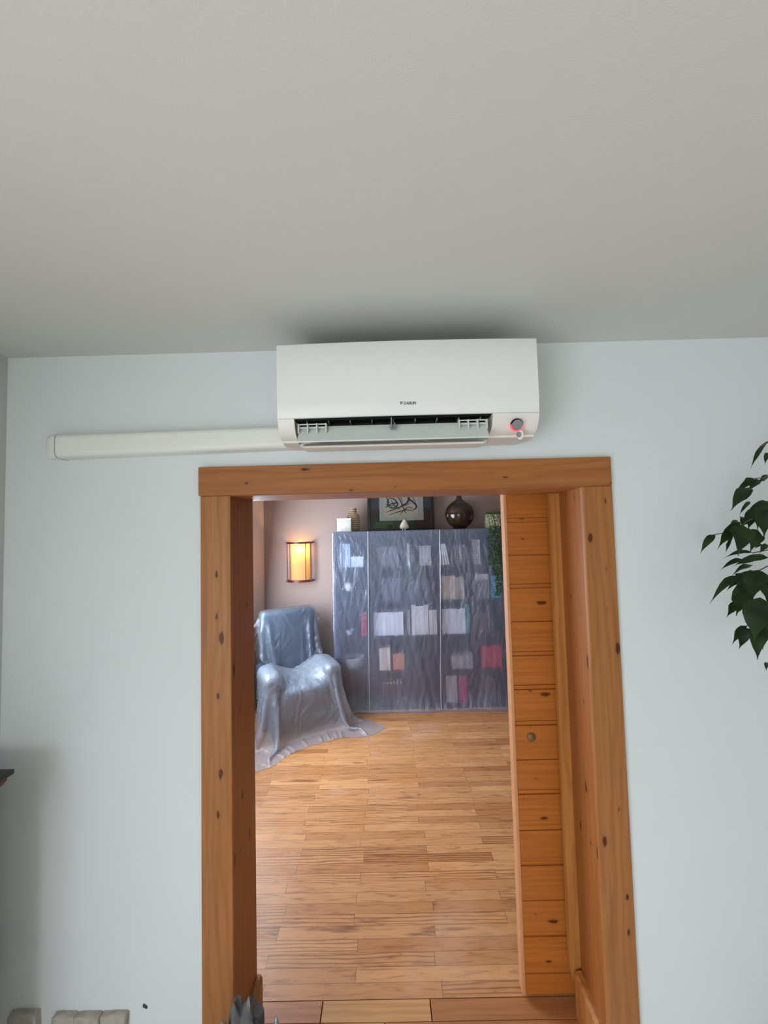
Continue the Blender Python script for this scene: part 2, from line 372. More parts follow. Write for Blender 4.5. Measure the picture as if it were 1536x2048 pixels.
# ------------------------------------------------------------------ sliding door
t = thing('door_1', 'pine sliding door of horizontal tongue and groove boards, pushed half open', 'sliding door', (.95, 1.65, .012), 0, None, 'structure')
px0, px1 = .510, 1.42
pyf = 1.630
zs = [.0]
rows = [1043, 1109, 1175, 1242, 1310.6, 1378, 1450, 1519, 1588, 1660, 1731, 1801, 1873, 1947]
bm = MB(); zz = sorted([at(1090, r, Y=pyf).z for r in rows]); zz = [.012] + zz + [2.07]
grv = {1, 2, 4, 6, 7, 9, 11, 12, 13}
prof = [(pyf+.036, .012)]
prof.append((pyf, .012))
for i, z in enumerate(zz[1:-1]):
    k = len(zz)-2-i    # rows counted from the bottom
    prof += [(pyf, z-.0022), (pyf+.007, z-.0012), (pyf+.007, z+.0012)]
    if i % 2 == 1 or i in (8,): prof += [(pyf+.003, z+.0018), (pyf+.003, z+.0150), (pyf+.008, z+.0155), (pyf+.008, z+.0175), (pyf, z+.0190)]
    else: prof += [(pyf, z+.0022)]
prof += [(pyf, 2.07), (pyf+.036, 2.07)]
prism(bm, prof, 'x', px0, px1)
part('panel', bm, M_door, t)
bm = MB(); box(bm, .496, .510, pyf-.004, pyf+.040, .012, 2.07, .003); part('edge_stile', bm, M_edge, t, label='pale vertical edge board of the sliding door')
c = at(1062, 1474, Y=pyf)
bm = MB(); lathe(bm, [(.0175, -.003), (.0175, .001), (.0155, .0015), (.0145, .003), (0.001, .0045)], (c.x, pyf-.002, c.z), 28, 'y')
part('finger_pull', bm, plain('aged_wood_plug', (120, 92, 58), .5), t, 'all', 'dull brown round finger pull')

# ------------------------------------------------------------------ far room shell
FX0, FX1, FY = -1.440, 2.7, 4.52
bm = MB(); box(bm, -1.50, .50, WT, WT+.02, 0, 0.001); bm.free()
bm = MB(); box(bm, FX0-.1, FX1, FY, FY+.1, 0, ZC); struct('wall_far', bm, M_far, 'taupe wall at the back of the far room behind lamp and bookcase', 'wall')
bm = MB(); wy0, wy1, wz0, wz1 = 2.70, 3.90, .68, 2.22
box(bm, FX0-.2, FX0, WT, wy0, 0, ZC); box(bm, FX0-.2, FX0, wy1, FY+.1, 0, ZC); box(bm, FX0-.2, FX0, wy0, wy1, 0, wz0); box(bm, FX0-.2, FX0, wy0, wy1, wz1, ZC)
struct('wall_far_left', bm, M_far_left, 'left wall of the far room, lamp glow put into its pale colour', 'wall')
t = thing('window_5', 'window in the left wall of the far room', 'window', (FX0-.1, 3.30, wz0), 0, None, 'structure')
bm = MB()
for y0, y1 in ((wy0, wy0+.05), (wy1-.05, wy1), (3.27, 3.33)): box(bm, FX0-.12, FX0-.05, y0, y1, wz0, wz1, .004)
box(bm, FX0-.12, FX0-.05, wy0+.05, wy1-.05, wz0, wz0+.05, .004); box(bm, FX0-.12, FX0-.05, wy0+.05, wy1-.05, wz1-.05, wz1, .004)
part('window_frame', bm, M_winf, t)
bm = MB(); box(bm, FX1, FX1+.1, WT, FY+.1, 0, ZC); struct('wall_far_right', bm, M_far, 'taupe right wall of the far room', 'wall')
bm = MB(); box(bm, FX0-.2, FX1+.1, WT, FY+.1, ZC, ZC+.1); struct('ceiling_far', bm, M_ceil, 'ceiling of the far room', 'ceiling')
bm = MB(); box(bm, FX0-.2, FX1+.1, 1.6335, FY+.1, -.05, 0)
struct('floor_far', bm, M_parquet, 'worn honey coloured strip parquet in the far room', 'floor')
bm = MB(); box(bm, FX0, -.62, FY-.015, FY, 0, .09, .003); struct('baseboard_far', bm, M_pv2, 'wood skirting behind the covered armchair', 'skirting')

# ------------------------------------------------------------------ air conditioner
ax0, ax1, ayf = -.318, .465, 1.135
AC = thing('air_conditioner', 'white wall mounted split air conditioner with open flap above the doorway', 'air conditioner', (.0735, WY, 2.168))
def bulge(x): u = (x-ax0)/(ax1-ax0)*2-1; return -.010*(1-u*u)
def strip_mesh(bm, profile, x0, x1, n=24, bul=True):
    """profile: list of (y, z, bulge weight) closed; swept along x"""
    cols = []
    for i in range(n+1):
        x = x0+(x1-x0)*i/n
        cols.append([bm.verts.new((x, y+(bulge(x)*w if bul else 0), z)) for y, z, w in profile])
    m = len(profile)
    for a, b in zip(cols, cols[1:]):
        for j in range(m): bm.faces.new((a[j], a[(j+1) % m], b[(j+1) % m], b[j]))
    bm.faces.new(cols[0]); bm.faces.new(cols[-1][::-1])
# front panel: flat plate from the top edge down to the outlet
bm = MB()
strip_mesh(bm, [(ayf+.012, 2.446, 1), (ayf+.003, 2.445, 1), (ayf, 2.441, 1), (ayf-.001, 2.34, 1), (ayf-.001, 2.262, 1), (ayf+.001, 2.223, 1), (ayf+.004, 2.2195, 1), (ayf+.012, 2.2195, 1)], ax0, ax1)
part('front_panel', bm, M_acw, AC, 'a')
# chassis top and back
bm = MB()
strip_mesh(bm, [(ayf+.012, 2.442, 1), (WY-.001, 2.444, 0), (WY-.001, 2.172, 0), (1.30, 2.172, 0), (1.30, 2.235, 0), (ayf+.012, 2.235, 1)], ax0+.002, ax1-.002)
part('chassis', bm, M_acw, AC)
bm = MB(); box(bm, ax0+.03, ax1-.03, ayf+.03, WY-.03, 2.4435, 2.446)
for k in range(46): box(bm, ax0+.035+k*.0156, ax0+.038+k*.0156, ayf+.03, WY-.03, 2.446, 2.449)
part('intake_grille', bm, plain('dark_grille', (46, 48, 50), .6), AC)
# lower body: left and right cheeks with the curved lower front, and the bottom tray
cheek = [(ayf+.001, 2.2180), (ayf+.003, 2.212), (ayf+.010, 2.195), (ayf+.022, 2.178), (ayf+.040, 2.166), (ayf+.052, 2.164), (ayf+.056, 2.158), (ayf+.085, 2.156), (WY-.03, 2.166), (WY-.001, 2.170), (WY-.001, 2.218)]
ox0, ox1 = -.268, .325
for a, b, nm in ((ax0, ox0, 0), (ox1, ax1, 1)):
    bm = MB(); strip_mesh(bm, [(y, z, 1 if y < 1.16 else 0) for y, z in cheek], a, b, 6)
    part('lower_casing', bm, M_aclow, AC, 'a')
bm = MB(); strip_mesh(bm, [(1.21, 2.156, 0), (1.22, 2.150, 0), (WY-.03, 2.158, 0), (WY-.001, 2.168, 0), (WY-.001, 2.178, 0), (1.215, 2.168, 0)], ox0, ox1, 4)
part('bottom_tray', bm, M_aclow, AC, 'a')
# dark outlet cavity
bm = MB(); box(bm, ox0, ox1, 1.19, 1.30, 2.172, 2.232); box(bm, ox0+.0005, ox1-.0005, 1.152, 1.19, 2.216, 2.232)
part('air_outlet', bm, M_black, AC)
for k in range(9):
    bm = MB(); box(bm, -.235+k*.066, -.2325+k*.066, 1.155, 1.19, 2.208, 2.216, .0006, 1); part('outlet_fin', bm, M_grey, AC)
# open flap
fl = [(1.158, 2.196), (1.141, 2.172), (1.127, 2.150), (1.122, 2.143), (1.118, 2.142), (1.117, 2.146), (1.120, 2.150), (1.136, 2.175), (1.152, 2.198)]
def at_z(px_y, Y, x=790): return at(x, px_y, Y=Y).z
bm = MB(); strip_mesh(bm, [(y, z, 0) for y, z in fl], -.255, .308, 6, False)
flap = part('air_flap', bm, M_vane, AC, 'a')
bm = MB(); strip_mesh(bm, [(1.160, 2.146, 0), (1.150, 2.138, 0), (1.156, 2.134, 0), (1.200, 2.152, 0), (1.200, 2.156, 0)], -.245, .302, 6, False)
part('lower_flap', bm, M_aclow, AC, 'a')
for c0, c1 in ((-.256, -.170), (.222, .308)):
    bm = MB()
    box(bm, c0, c1, 1.1345, 1.1375, 2.188, 2.192, .0008, 1); box(bm, c0, c1, 1.1325, 1.1355, 2.198, 2.2015, .0008, 1)
    for k in range(4):
        x = c0+(c1-c0-.004)*k/3; box(bm, x, x+.004, 1.128, 1.146, 2.172, 2.2015, .0008, 1)
    part('vane_clip', bm, M_vane, AC)
bm = MB(); box(bm, .021, .0245, 1.128, 1.15, 2.178, 2.213, .001, 1); box(bm, .031, .034, 1.126, 1.142, 2.176, 2.197, .001, 1)
lathe(bm, [(.005, -.004), (.005, .004)], (.020, 1.134, 2.188), 12, 'y')
part('flap_hinge', bm, M_grey, AC)
# display eye and sensor on the right cheek
def on_cheek(px, py, Y): return at(px, py, Y=Y)
nrmY = Vector((0, -.93, -.36)).normalized()
def disc(name, c, r, h, mat, parent, lab=None, r_in=None, n=36, squash=1.0):
    q = nrmY.to_track_quat('Z', 'X').to_matrix()
    bm = MB()
    prof = [(r, 0), (r, h*.6), (r*.93, h), (.0005, h)] if r_in is None else [(r, 0), (r, h), (r_in, h), (r_in, 0)]
    lathe(bm, prof, (0, 0, 0), n)
    for v in bm.verts: v.co = q @ Vector((v.co.x, v.co.y*squash, v.co.z)) + c
    return part(name, bm, mat, parent, 'a', lab)
c1 = at(1033.5, 849, Y=1.137); c2 = at(1038, 869, Y=1.143)
te = NT('red_indicator_light'); em = te.n('ShaderNodeEmission'); em.inputs[0].default_value = (1, .07, .07, 1)
tcx = te.n('ShaderNodeTexCoord'); spx = te.n('ShaderNodeSeparateXYZ'); te.l(tcx.outputs['Object'], spx.inputs[0])
zc = c1.z-2.168; lo = te.math('MULTIPLY', te.math('SUBTRACT', zc+.002, spx.outputs[2]), 160, clamp=True)
te.l(te.math('MULTIPLY', lo, 1.6), em.inputs[1])
bl = te.n('ShaderNodeBsdfDiffuse'); bl.inputs[0].default_value = (.02, .02, .022, 1); ad = te.n('ShaderNodeAddShader')
te.l(em.outputs[0], ad.inputs[0]); te.l(bl.outputs[0], ad.inputs[1]); te.l(ad.outputs[0], te.out.inputs[0])
disc('indicator_ring', c1+Vector((0, .003, 0)), .0188, .008, te.m, AC, 'ring glowing red along its lower half')
disc('display_eye', c1+Vector((0, .001, 0)), .0160, .010, plain('eye_grey', (128, 130, 138), .3), AC, 'round grey button')
disc('sensor_recess', c2+Vector((0.004, .004, 0)), .0145, .006, M_acw, AC, None, None, 28, .62)
disc('sensor_lens', c2+Vector((-.001, .002, .001)), .0082, .009, M_grey, AC, 'grey oval sensor lens', None, 24, .7)
# brand lettering with its small slanted mark
cu = bpy.data.curves.new('txt', 'FONT'); cu.body = 'DAIKIN'; cu.size = .0128; cu.extrude = .0003; cu.space_character = 1.0; cu.shear = .18; cu.offset = .0003
tmp = bpy.data.objects.new('txt', cu); C.objects.link(tmp)
me = bpy.data.meshes.new_from_object(tmp.evaluated_get(bpy.context.evaluated_depsgraph_get()))
bpy.data.objects.remove(tmp)
p = at(807, 809, Y=ayf-.012)
lb = MB(); lb.from_mesh(me)
sx = .038/max(v.co.x for v in lb.verts)
for v in lb.verts: v.co = Vector((p.x + v.co.x*sx, ayf-.0115-v.co.z, p.z + v.co.y*.92))
A = p.x-.010; zb = p.z
for tri in (((A-.002, zb+.0088), (A+.010, zb+.0088), (A+.0075, zb+.0062), (A+.0005, zb+.0062)), ((A+.0012, zb+.0054), (A+.0072, zb+.0054), (A+.001, zb-.0008))):
    f = [lb.verts.new((x, ayf-.0118, z)) for x, z in tri]; lb.faces.new(f)
part('brand_mark', lb, M_logo, AC, label='small dark grey brand lettering')

# ------------------------------------------------------------------ pipe cover
PC = thing('pipe_cover', 'long white plastic pipe duct running left from the air conditioner', 'pipe cover', (-.75, WY, 2.16))
def duct(bm, x0, x1, zb0, zb1, zt0, zt1, d, r=.018, n=6, k=16, cap_r=0):
    cols = []
    for i in range(k+1):
        f = i/k; x = x0+(x1-x0)*f; zb = zb0+(zb1-zb0)*f; zt = zt0+(zt1-zt0)*f
        pr = [(WY, zt)]
        pr += [(WY-d+r-r*math.sin(a*PI/2/n), zt-r+r*math.cos(a*PI/2/n)) for a in range(n+1)]
        pr += [(WY-d+r-r*math.cos(a*PI/2/n), zb+r-r*math.sin(a*PI/2/n)) for a in range(n+1)]
        pr += [(WY, zb)]
        cols.append([bm.verts.new((x, y, z)) for y, z in pr])
    m = len(cols[0])
    for a, b in zip(cols, cols[1:]):
        for j in range(m): bm.faces.new((a[j], a[(j+1) % m], b[(j+1) % m], b[j]))
    bm.faces.new(cols[0]); bm.faces.new(cols[-1][::-1])
bm = MB(); duct(bm, -1.128, -.322, 2.157, 2.170, 2.238, 2.246, .060); part('duct', bm, M_duct, PC, 'a')
bm = MB()   # end elbow turning into the wall: rounded towards the left
segs = []
for i in range(13):
    a = i/12*PI/2
    segs.append((-1.130-.052*math.sin(a), .062*max(.05, math.cos(a)**.6)))
cols = []
for x, d in segs:
    r = .02*min(1, d/.04); n = 5; zt, zb = 2.2400-.002*(-1.13-x)/.05, 2.1545+.004*(-1.13-x)/.05
    pr = [(WY, zt)] + [(WY-d+r-r*math.sin(a*PI/2/n), zt-r+r*math.cos(a*PI/2/n)) for a in range(n+1)] + [(WY-d+r-r*math.cos(a*PI/2/n), zb+r-r*math.sin(a*PI/2/n)) for a in range(n+1)] + [(WY, zb)]
    cols.append([bm.verts.new((x, y, z)) for y, z in pr])
m = len(cols[0])
for a, b in zip(cols, cols[1:]):
    for j in range(m): bm.faces.new((a[j], a[(j+1) % m], b[(j+1) % m], b[j]))
bm.faces.new(cols[0]); bm.faces.new(cols[-1][::-1])
part('end_elbow', bm, M_duct, PC, 'a')

# ------------------------------------------------------------------ wall lamp in the far room
lx, lz0, lz1 = -1.015, 1.318, 1.758
LY = FY; fr = LY-.135
LP = thing('wall_lamp', 'lit wall sconce with curved paper shade in a dark red wooden frame', 'wall lamp', (lx, LY, 1.52))
M_red = plain('dark_red_wood', (84, 26, 22), .4)
def arc_bar(bm, r0, r1, z0, z1, n=16, hw=.150, dep=.125):
    # shallow bow in front of the wall
    o, i_ = [], []
    for k in range(n+1):
        u = -1+2*k/n; x = lx+hw*u; y = LY-.055-dep*.62*(1-u*u)
        o.append((x, y-r0)); i_.append((x, y+r1))
    prism(bm, o+i_[::-1], 'z', z0, z1)
bm = MB(); arc_bar(bm, .010, .010, lz1-.014, lz1+.009); box(bm, lx-.155, lx-.140, LY-.062, LY, lz1-.010, lz1+.008); box(bm, lx+.140, lx+.155, LY-.062, LY, lz1-.010, lz1+.008)
part('top_bar', bm, M_red, LP)
bm = MB(); arc_bar(bm, .010, .010, lz0-.010, lz0+.014); box(bm, lx-.155, lx-.140, LY-.062, LY, lz0-.008, lz0+.010); box(bm, lx+.140, lx+.155, LY-.062, LY, lz0-.008, lz0+.010)
part('bottom_bar', bm, M_red, LP)
for x, d, w in ((-.136, .075, .0065), (-.100, .09, .006), (.082, .105, .0045), (.136, .075, .008)):
    bm = MB(); box(bm, lx+x-w, lx+x+w, LY-d-.008, LY-d+.006, lz0, lz1, .0015, 1); part('upright', bm, M_red, LP)
tsd = NT('paper_shade'); tl = tsd.n('ShaderNodeBsdfTranslucent'); tl.inputs[0].default_value = (.78, .45, .13, 1)
dfs = tsd.n('ShaderNodeBsdfDiffuse'); dfs.inputs[0].default_value = (.7, .5, .28, 1)
ems = tsd.n('ShaderNodeEmission'); ems.inputs[0].default_value = (1, .50, .13, 1); ems.inputs[1].default_value = .38
mm = tsd.n('ShaderNodeMixShader'); mm.inputs[0].default_value = .35; tsd.l(tl.outputs[0], mm.inputs[1]); tsd.l(dfs.outputs[0], mm.inputs[2])
aa = tsd.n('ShaderNodeAddShader'); tsd.l(mm.outputs[0], aa.inputs[0]); tsd.l(ems.outputs[0], aa.inputs[1]); tsd.l(aa.outputs[0], tsd.out.inputs[0])
bm = MB(); cols = []
for k in range(21):
    u = -1+2*k/20; x = lx+.112*u; y = LY-.012-.095*math.sqrt(max(0, 1-u*u))
    cols.append((bm.verts.new((x, y, lz0+.012)), bm.verts.new((x, y, lz1-.012))))
for a, b in zip(cols, cols[1:]): bm.faces.new((a[0], b[0], b[1], a[1]))
part('lamp_shade', bm, tsd.m, LP, 'all', 'glowing yellow paper shade')
tb = NT('bulb_glow'); eb = tb.n('ShaderNodeEmission'); eb.inputs[0].default_value = (1, .62, .2, 1); eb.inputs[1].default_value = 9
tb.l(eb.outputs[0], tb.out.inputs[0])
bm = MB(); lathe(bm, [(.006, -.028), (.014, -.022), (.021, 0), (.016, .018), (.002, .026)], (lx+.012, LY-.055, 1.635), 16); part('bulb', bm, tb.m, LP, 'all')
pl = bpy.data.lights.new('sconce_bulb_light', 'POINT'); pl.energy = 5.0; pl.color = (1, .56, .20); pl.shadow_soft_size = .022
po = bpy.data.objects.new('sconce_bulb_light', pl); C.objects.link(po); po.location = (lx+.012, LY-.055, 1.67)

# ------------------------------------------------------------------ bookcase
KX0, KX1, KYF, KYB, KH = -.560, 1.290, 4.125, 4.505, 1.862
M_kal = plain('black_brown_board', (30, 27, 30), .45)
BC = thing('bookcase', 'large dark square cubby bookcase of five by five compartments under clear plastic sheeting', 'bookcase', ((KX0+KX1)/2, (KYF+KYB)/2, 0))
bm = MB(); th = .040
box(bm, KX0, KX0+th, KYF, KYB, 0, KH, .001, 1); box(bm, KX1-th, KX1, KYF, KYB, 0, KH, .001, 1)
box(bm, KX0+th, KX1-th, KYF, KYB, 0, th); box(bm, KX0+th, KX1-th, KYF, KYB, KH-th, KH)
part('frame', bm, M_kal, BC)
bm = MB(); box(bm, KX0+th, KX1-th, KYB-.006, KYB, th, KH-th); part('back_panel', bm, M_kal, BC)
pw = (KX1-KX0-th)/5; ph = (KH-th)/5
colx = [KX0+th/2+pw*i for i in range(6)]; rowz = [th/2+ph*i for i in range(6)]
for i in range(1, 5):
    bm = MB(); box(bm, colx[i]-.008, colx[i]+.008, KYF+.001, KYB-.006, th, KH-th); part('upright', bm, M_kal, BC)
for i in range(1, 5):
    bm = MB()
    for j in range(5):
        box(bm, (colx[j]+.008 if j else KX0+th), (colx[j+1]-.008 if j < 4 else KX1-th), KYF+.001, KYB-.006, rowz[i]-.008, rowz[i]+.008)
    part('shelf', bm, M_kal, BC)
ordr = ['top', 'second', 'middle', 'fourth', 'bottom']; ordc = ['leftmost', 'second', 'middle', 'fourth', 'rightmost']
def cell(r, c):
    """inner bounds of the compartment, row from top"""
    k = 4-r
    return (KX0+th if c == 0 else colx[c]+.008, KX1-th if c == 4 else colx[c+1]-.008, th if k == 0 else rowz[k]+.008)
_bm = {}
def colmat(rgb):
    if rgb not in _bm: _bm[rgb] = plain('cover_%d_%d_%d' % rgb, rgb, .55, .3, var=.05, nscale=14)
    return _bm[rgb]
M_paper = plain('book_pages', (226, 218, 200), .8, .2)
BOOKY = KYF+.035
def make_book(x0, x1, z0, h, rgb, label, group, dep=.21, lean=0.0, name='book', y=BOOKY, cat='book'):
    """a closed book standing on its lower edge: cover shell with spine towards the room, page block inside"""
    w = x1-x0; t = thing(name, label, cat, ((x0+x1)/2, y+dep/2, z0), 0, group); t.rotation_euler.y = lean
    bm = MB(); c_ = min(.003, w*.2)
    pts = [(-w/2, dep/2), (-w/2, -dep/2+.004), (-w/2+.003, -dep/2), (w/2-.003, -dep/2), (w/2, -dep/2+.004), (w/2, dep/2), (w/2-c_, dep/2), (w/2-c_, -dep/2+.006), (-w/2+c_, -dep/2+.006), (-w/2+c_, dep/2)]
    prism(bm, pts, 'z', 0, h); obj('cover', bm, colmat(rgb), t)
    bm = MB(); box(bm, -w/2+c_, w/2-c_, -dep/2+.007, dep/2-.006, .003, h-.004); obj('page_block', bm, M_paper, t)
    return t
random.seed(5)
def xs_px(a): return at(a, 1200, Y=BOOKY).x
def run(r, c, p0, p1, n, h, rgbs, what, dep=.22, name='book', cat='book', var=.012):
    a, b, z = cell(r, c); x0 = max(a+.003, xs_px(p0)); x1 = min(b-.003, xs_px(p1)); w = (x1-x0)/n
    lab = '%s in the %s compartment of the %s shelf row' % (what, ordc[c], ordr[r])
    nth = ['first', 'second', 'third', 'fourth', 'fifth', 'sixth', 'seventh', 'eighth', 'ninth']; num = ['', 'one', 'two', 'three', 'four', 'five', 'six', 'seven', 'eight', 'nine'][n]
    for k in range(n):
        make_book(x0+k*w+.0006, x0+(k+1)*w-.0006, z, h*(1-random.random()*var*2), rgbs[k % len(rgbs)], lab if n == 1 else '%s from the left of %s %ss, %s shelf row, %s compartment' % (nth[k], num, what, ordr[r], ordc[c]), (what+'s in '+ordc[c]+' cubby of '+ordr[r]+' shelf') if n > 1 else None, dep, 0, name, BOOKY, cat)
WHT = (244, 244, 246)
# top row
run(0, 0, 680, 703, 4, .26, [(170, 186, 205), (150, 168, 190), (186, 198, 212)], 'pale blue book')
run(0, 1, 757, 800, 8, .215, [(112, 104, 110), (94, 88, 98), (124, 116, 118)], 'dull grey book')
run(0, 2, 816, 828, 2, .245, [WHT, (60, 60, 70)], 'tall narrow book')
run(0, 2, 842, 865, 4, .215, [(176, 170, 172), (196, 188, 188)], 'greyish book')
run(0, 4, 945, 964, 3, .27, [(216, 214, 216), (200, 200, 206)], 'light grey book')
a, b, z = cell(0, 3)
for k in range(5):
    x = xs_px(877.5)+k*.0275
    make_book(x, x+.017, z+.002*k, .225, (246, 244, 240), '%s from the left of five leaning white magazines, fourth compartment, top row' % ['first', 'second', 'third', 'fourth', 'fifth'][k], 'white leaning volumes on the top shelf', .2, -.045*k, 'magazine', BOOKY-.02, 'magazine')
run(0, 3, 912, 934, 5, .215, [(118, 112, 122), (98, 92, 104)], 'dim grey book', .2)
# second row
run(1, 1, 765, 802, 6, .24, [(96, 96, 108), (112, 110, 118)], 'slate grey book')
run(1, 2, 815, 868, 9, .21, [(70, 70, 82), (84, 82, 92), (58, 58, 70)], 'dark slate book')
run(1, 3, 881, 912, 5, .25, [(216, 196, 168), (224, 206, 178), (206, 182, 150)], 'cream spined book', .24)
run(1, 3, 912, 930, 3, .235, [(178, 162, 146), (150, 138, 130)], 'tan spined book', .23)
# middle row
run(2, 0, 722, 733, 2, .235, [(188, 44, 46), (170, 50, 50)], 'red book')
run(2, 1, 745, 806, 7, .245, [WHT, (236, 238, 244)], 'white ring binder', .26, 'ring_binder', 'binder')
run(2, 2, 812, 819, 1, .27, [WHT], 'single white binder', .26, 'ring_binder', 'binder')
run(2, 2, 822, 856, 4, .315, [(240, 236, 236), (228, 220, 222)], 'tall off white binder', .26, 'ring_binder', 'binder', .03)
run(2, 2, 857, 873, 2, .26, [(220, 210, 196), (206, 198, 190)], 'beige binder', .26, 'ring_binder', 'binder')
run(2, 3, 882, 930, 6, .265, [(240, 240, 244), (228, 228, 236)], 'white file', .26, 'ring_binder', 'binder')
run(2, 3, 931, 938, 1, .315, [(36, 158, 142)], 'teal green file', .27, 'ring_binder', 'binder')
run(2, 4, 957, 978, 4, .21, [(120, 100, 106), (104, 86, 96)], 'brownish pink book')
# fourth row
run(3, 1, 756, 778, 3, .235, [(236, 222, 206), (226, 212, 198)], 'ivory book', .24)
run(3, 3, 900, 942, 6, .14, [(176, 172, 172), (150, 148, 152)], 'low grey book')
# bottom row
run(4, 1, 760, 800, 6, .21, [(84, 76, 78), (70, 64, 70)], 'dark brown book')
run(4, 3, 886, 909, 4, .28, [(196, 188, 186), (176, 168, 168)], 'stone grey folder', .25)
run(4, 3, 912, 929, 3, .275, [(176, 40, 96), (190, 48, 104)], 'magenta folder', .25)
run(4, 4, 948, 985, 5, .22, [(104, 92, 90), (86, 78, 80)], 'dusky brown book')
# boxes and ornaments in the compartments
def crate(r, c, p0, p1, h, rgb, label, dep=.26, name='storage_box', cat='box', lid=True, z_off=0, yoff=0):
    a, b, z = cell(r, c); x0 = max(a+.004, xs_px(p0)); x1 = min(b-.004, xs_px(p1)); z += z_off
    t = thing(name, label, cat, ((x0+x1)/2, BOOKY+dep/2, z)); y0 = BOOKY+yoff
    bm = MB(); box(bm, x0, x1, y0, y0+dep, z, z+h-(.02 if lid else 0), .004); part('box_body', bm, colmat(rgb), t)
    if lid:
        bm = MB(); box(bm, x0-.002, x1+.002, y0-.002, y0+dep+.002, z+h-.03, z+h, .004); part('lid', bm, colmat(tuple(min(255, v+8) for v in rgb)), t)
    return t
crate(0, 0, 704, 729, .115, (214, 222, 232), 'small white box in the leftmost compartment of the top shelf', .16)
crate(1, 4, 950, 980, .20, (122, 118, 124), 'grey storage box in the rightmost compartment of the second shelf')
crate(1, 4, 952, 979, .06, (206, 204, 206), 'flat white box lying on the grey storage box', .2, z_off=.20, lid=False)
crate(1, 4, 983, 1003, .24, (60, 150, 176), 'turquoise box beside the grey box on the second shelf', .22)
crate(3, 1, 783, 806, .16, (214, 140, 106), 'orange pink box next to ivory books on the fourth shelf', .2)
crate(3, 4, 958, 999, .225, (196, 40, 58), 'bright red box in the rightmost compartment of the fourth shelf', .26)
a, b, z = cell(1, 0)
t = thing('glass_globe', 'white ball ornament in the leftmost compartment of the second shelf', 'ornament', (xs_px(697), BOOKY+.02, z))
bm = MB(); lathe(bm, [(.002, .10), (.026, .106), (.045, .125), (.05, .15), (.045, .175), (.026, .194), (.002, .20)], (xs_px(697), BOOKY+.06, z), 24); part('ball', bm, plain('white_glaze', (250, 250, 250), .2), t, 'all')
bm = MB(); lathe(bm, [(.03, 0), (.03, .006), (.01, .012), (.008, .09), (.02, .107)], (xs_px(697), BOOKY+.06, z), 20); part('stand', bm, M_kal, t, 'a')
a, b, z = cell(2, 0)
bm = MB(); lathe(bm, [(.028, 0), (.034, .004), (.05, .05), (.053, .052), (.036, .006), (.001, .005)], (xs_px(697), BOOKY+.07, z), 24)
tag(obj('bowl', bm, plain('bowl_glaze', (216, 220, 228), .25), None, 'a'), 'shallow white bowl alone in the leftmost middle compartment', 'bowl')
a, b, z = cell(3, 0)
t = thing('basket', 'pale round basket in the leftmost compartment of the fourth shelf', 'basket', (xs_px(702), BOOKY+.15, z))
bm = MB(); lathe(bm, [(.085, 0), (.105, .03), (.115, .10), (.110, .105), (.10, .03), (.001, .01)], (xs_px(702), BOOKY+.14, z), 32); part('bowl', bm, plain('pale_wicker', (196, 204, 214), .7, bump=.5, nscale=120), t, 'a')
bm = MB(); tube(bm, [(xs_px(702)+.118*math.cos(k/28*2*PI), BOOKY+.14+.118*math.sin(k/28*2*PI), z+.105) for k in range(29)], .006); part('rim', bm, plain('pale_rim', (214, 220, 228), .6), t, 'all')

# ------------------------------------------------------------------ plastic sheeting over the bookcase
M_sheetA = sheet_mat('plastic_sheeting', (170, 196, 250), .50, .40, .15, .50, 11, .21, .30)
M_tape = sheet_mat('sheet_seam', (215, 225, 245), .2, .1, .25, .1, 5, .75, .25)
def sheet_y(x, z):
    """front surface of the sheet: pleats that fan down from the top edge"""
    v = Vector((x*3.0, z*.9, 1.3)); v2 = Vector((x*11+z*2.2, z*1.6, 4.1)); v3 = Vector((x*24-z*5, z*4.0, 8.7))
    f = min(1, max(0, (KH-z)/.25))
    return KYF-.014 - f*(.012+.020*noise.noise(v)+.007*abs(noise.noise(v2))+.0022*noise.noise(v3)) - .04*max(0, (.22-z)/.22)**2
PSH = thing('plastic_sheet', 'translucent plastic dust sheet with seams hanging over the whole bookcase', 'dust sheet', ((KX0+KX1)/2, KYF, 0))
sx0, sx1, szt = KX0-.022, KX1+.022, KH+.008
bm = MB(); NX, NZ = 190, 150
grid = {}
for i in range(NX+1):
    x = sx0+(sx1-sx0)*i/NX
    for j in range(NZ+1):
        z = szt-(szt-.004)*j/NZ
        xx = x + .012*noise.noise(Vector((x*5, z*3, 7)))*min(1, j/20) if 0 < i < NX else x + .010*noise.noise(Vector((x*5, z*4, 7)))*min(1, j/20)
        zz_ = max(.004, z)
        grid[i, j] = bm.verts.new((xx, sheet_y(x, z), zz_))
for i in range(NX):
    for j in range(NZ): bm.faces.new((grid[i, j], grid[i+1, j], grid[i+1, j+1], grid[i, j+1]))
# flap spreading forward on the floor
prev = [grid[i, NZ] for i in range(NX+1)]
for k in (1, 2, 3):
    cur = []
    for i in range(NX+1):
        x = sx0+(sx1-sx0)*i/NX
        reach = .035+.025*noise.noise(Vector((x*4, 2, 0)))+.02*max(0, x-.9)
        cur.append(bm.verts.new((x-.02*k/3*(1-i/NX), prev[i].co.y-reach/3, .004+.012*abs(noise.noise(Vector((x*14, k*.8, 3)))) )))
    for i in range(NX): bm.faces.new((prev[i], prev[i+1], cur[i+1], cur[i]))
    prev = cur
# top
back = [bm.verts.new((grid[i, 0].co.x, FY-.004, szt+.001)) for i in range(NX+1)]
mid = [bm.verts.new((grid[i, 0].co.x, KYF+.19, szt+.001)) for i in range(NX+1)]
for i in range(NX):
    bm.faces.new((mid[i], mid[i+1], grid[i+1, 0], grid[i, 0])); bm.faces.new((back[i], back[i+1], mid[i+1], mid[i]))
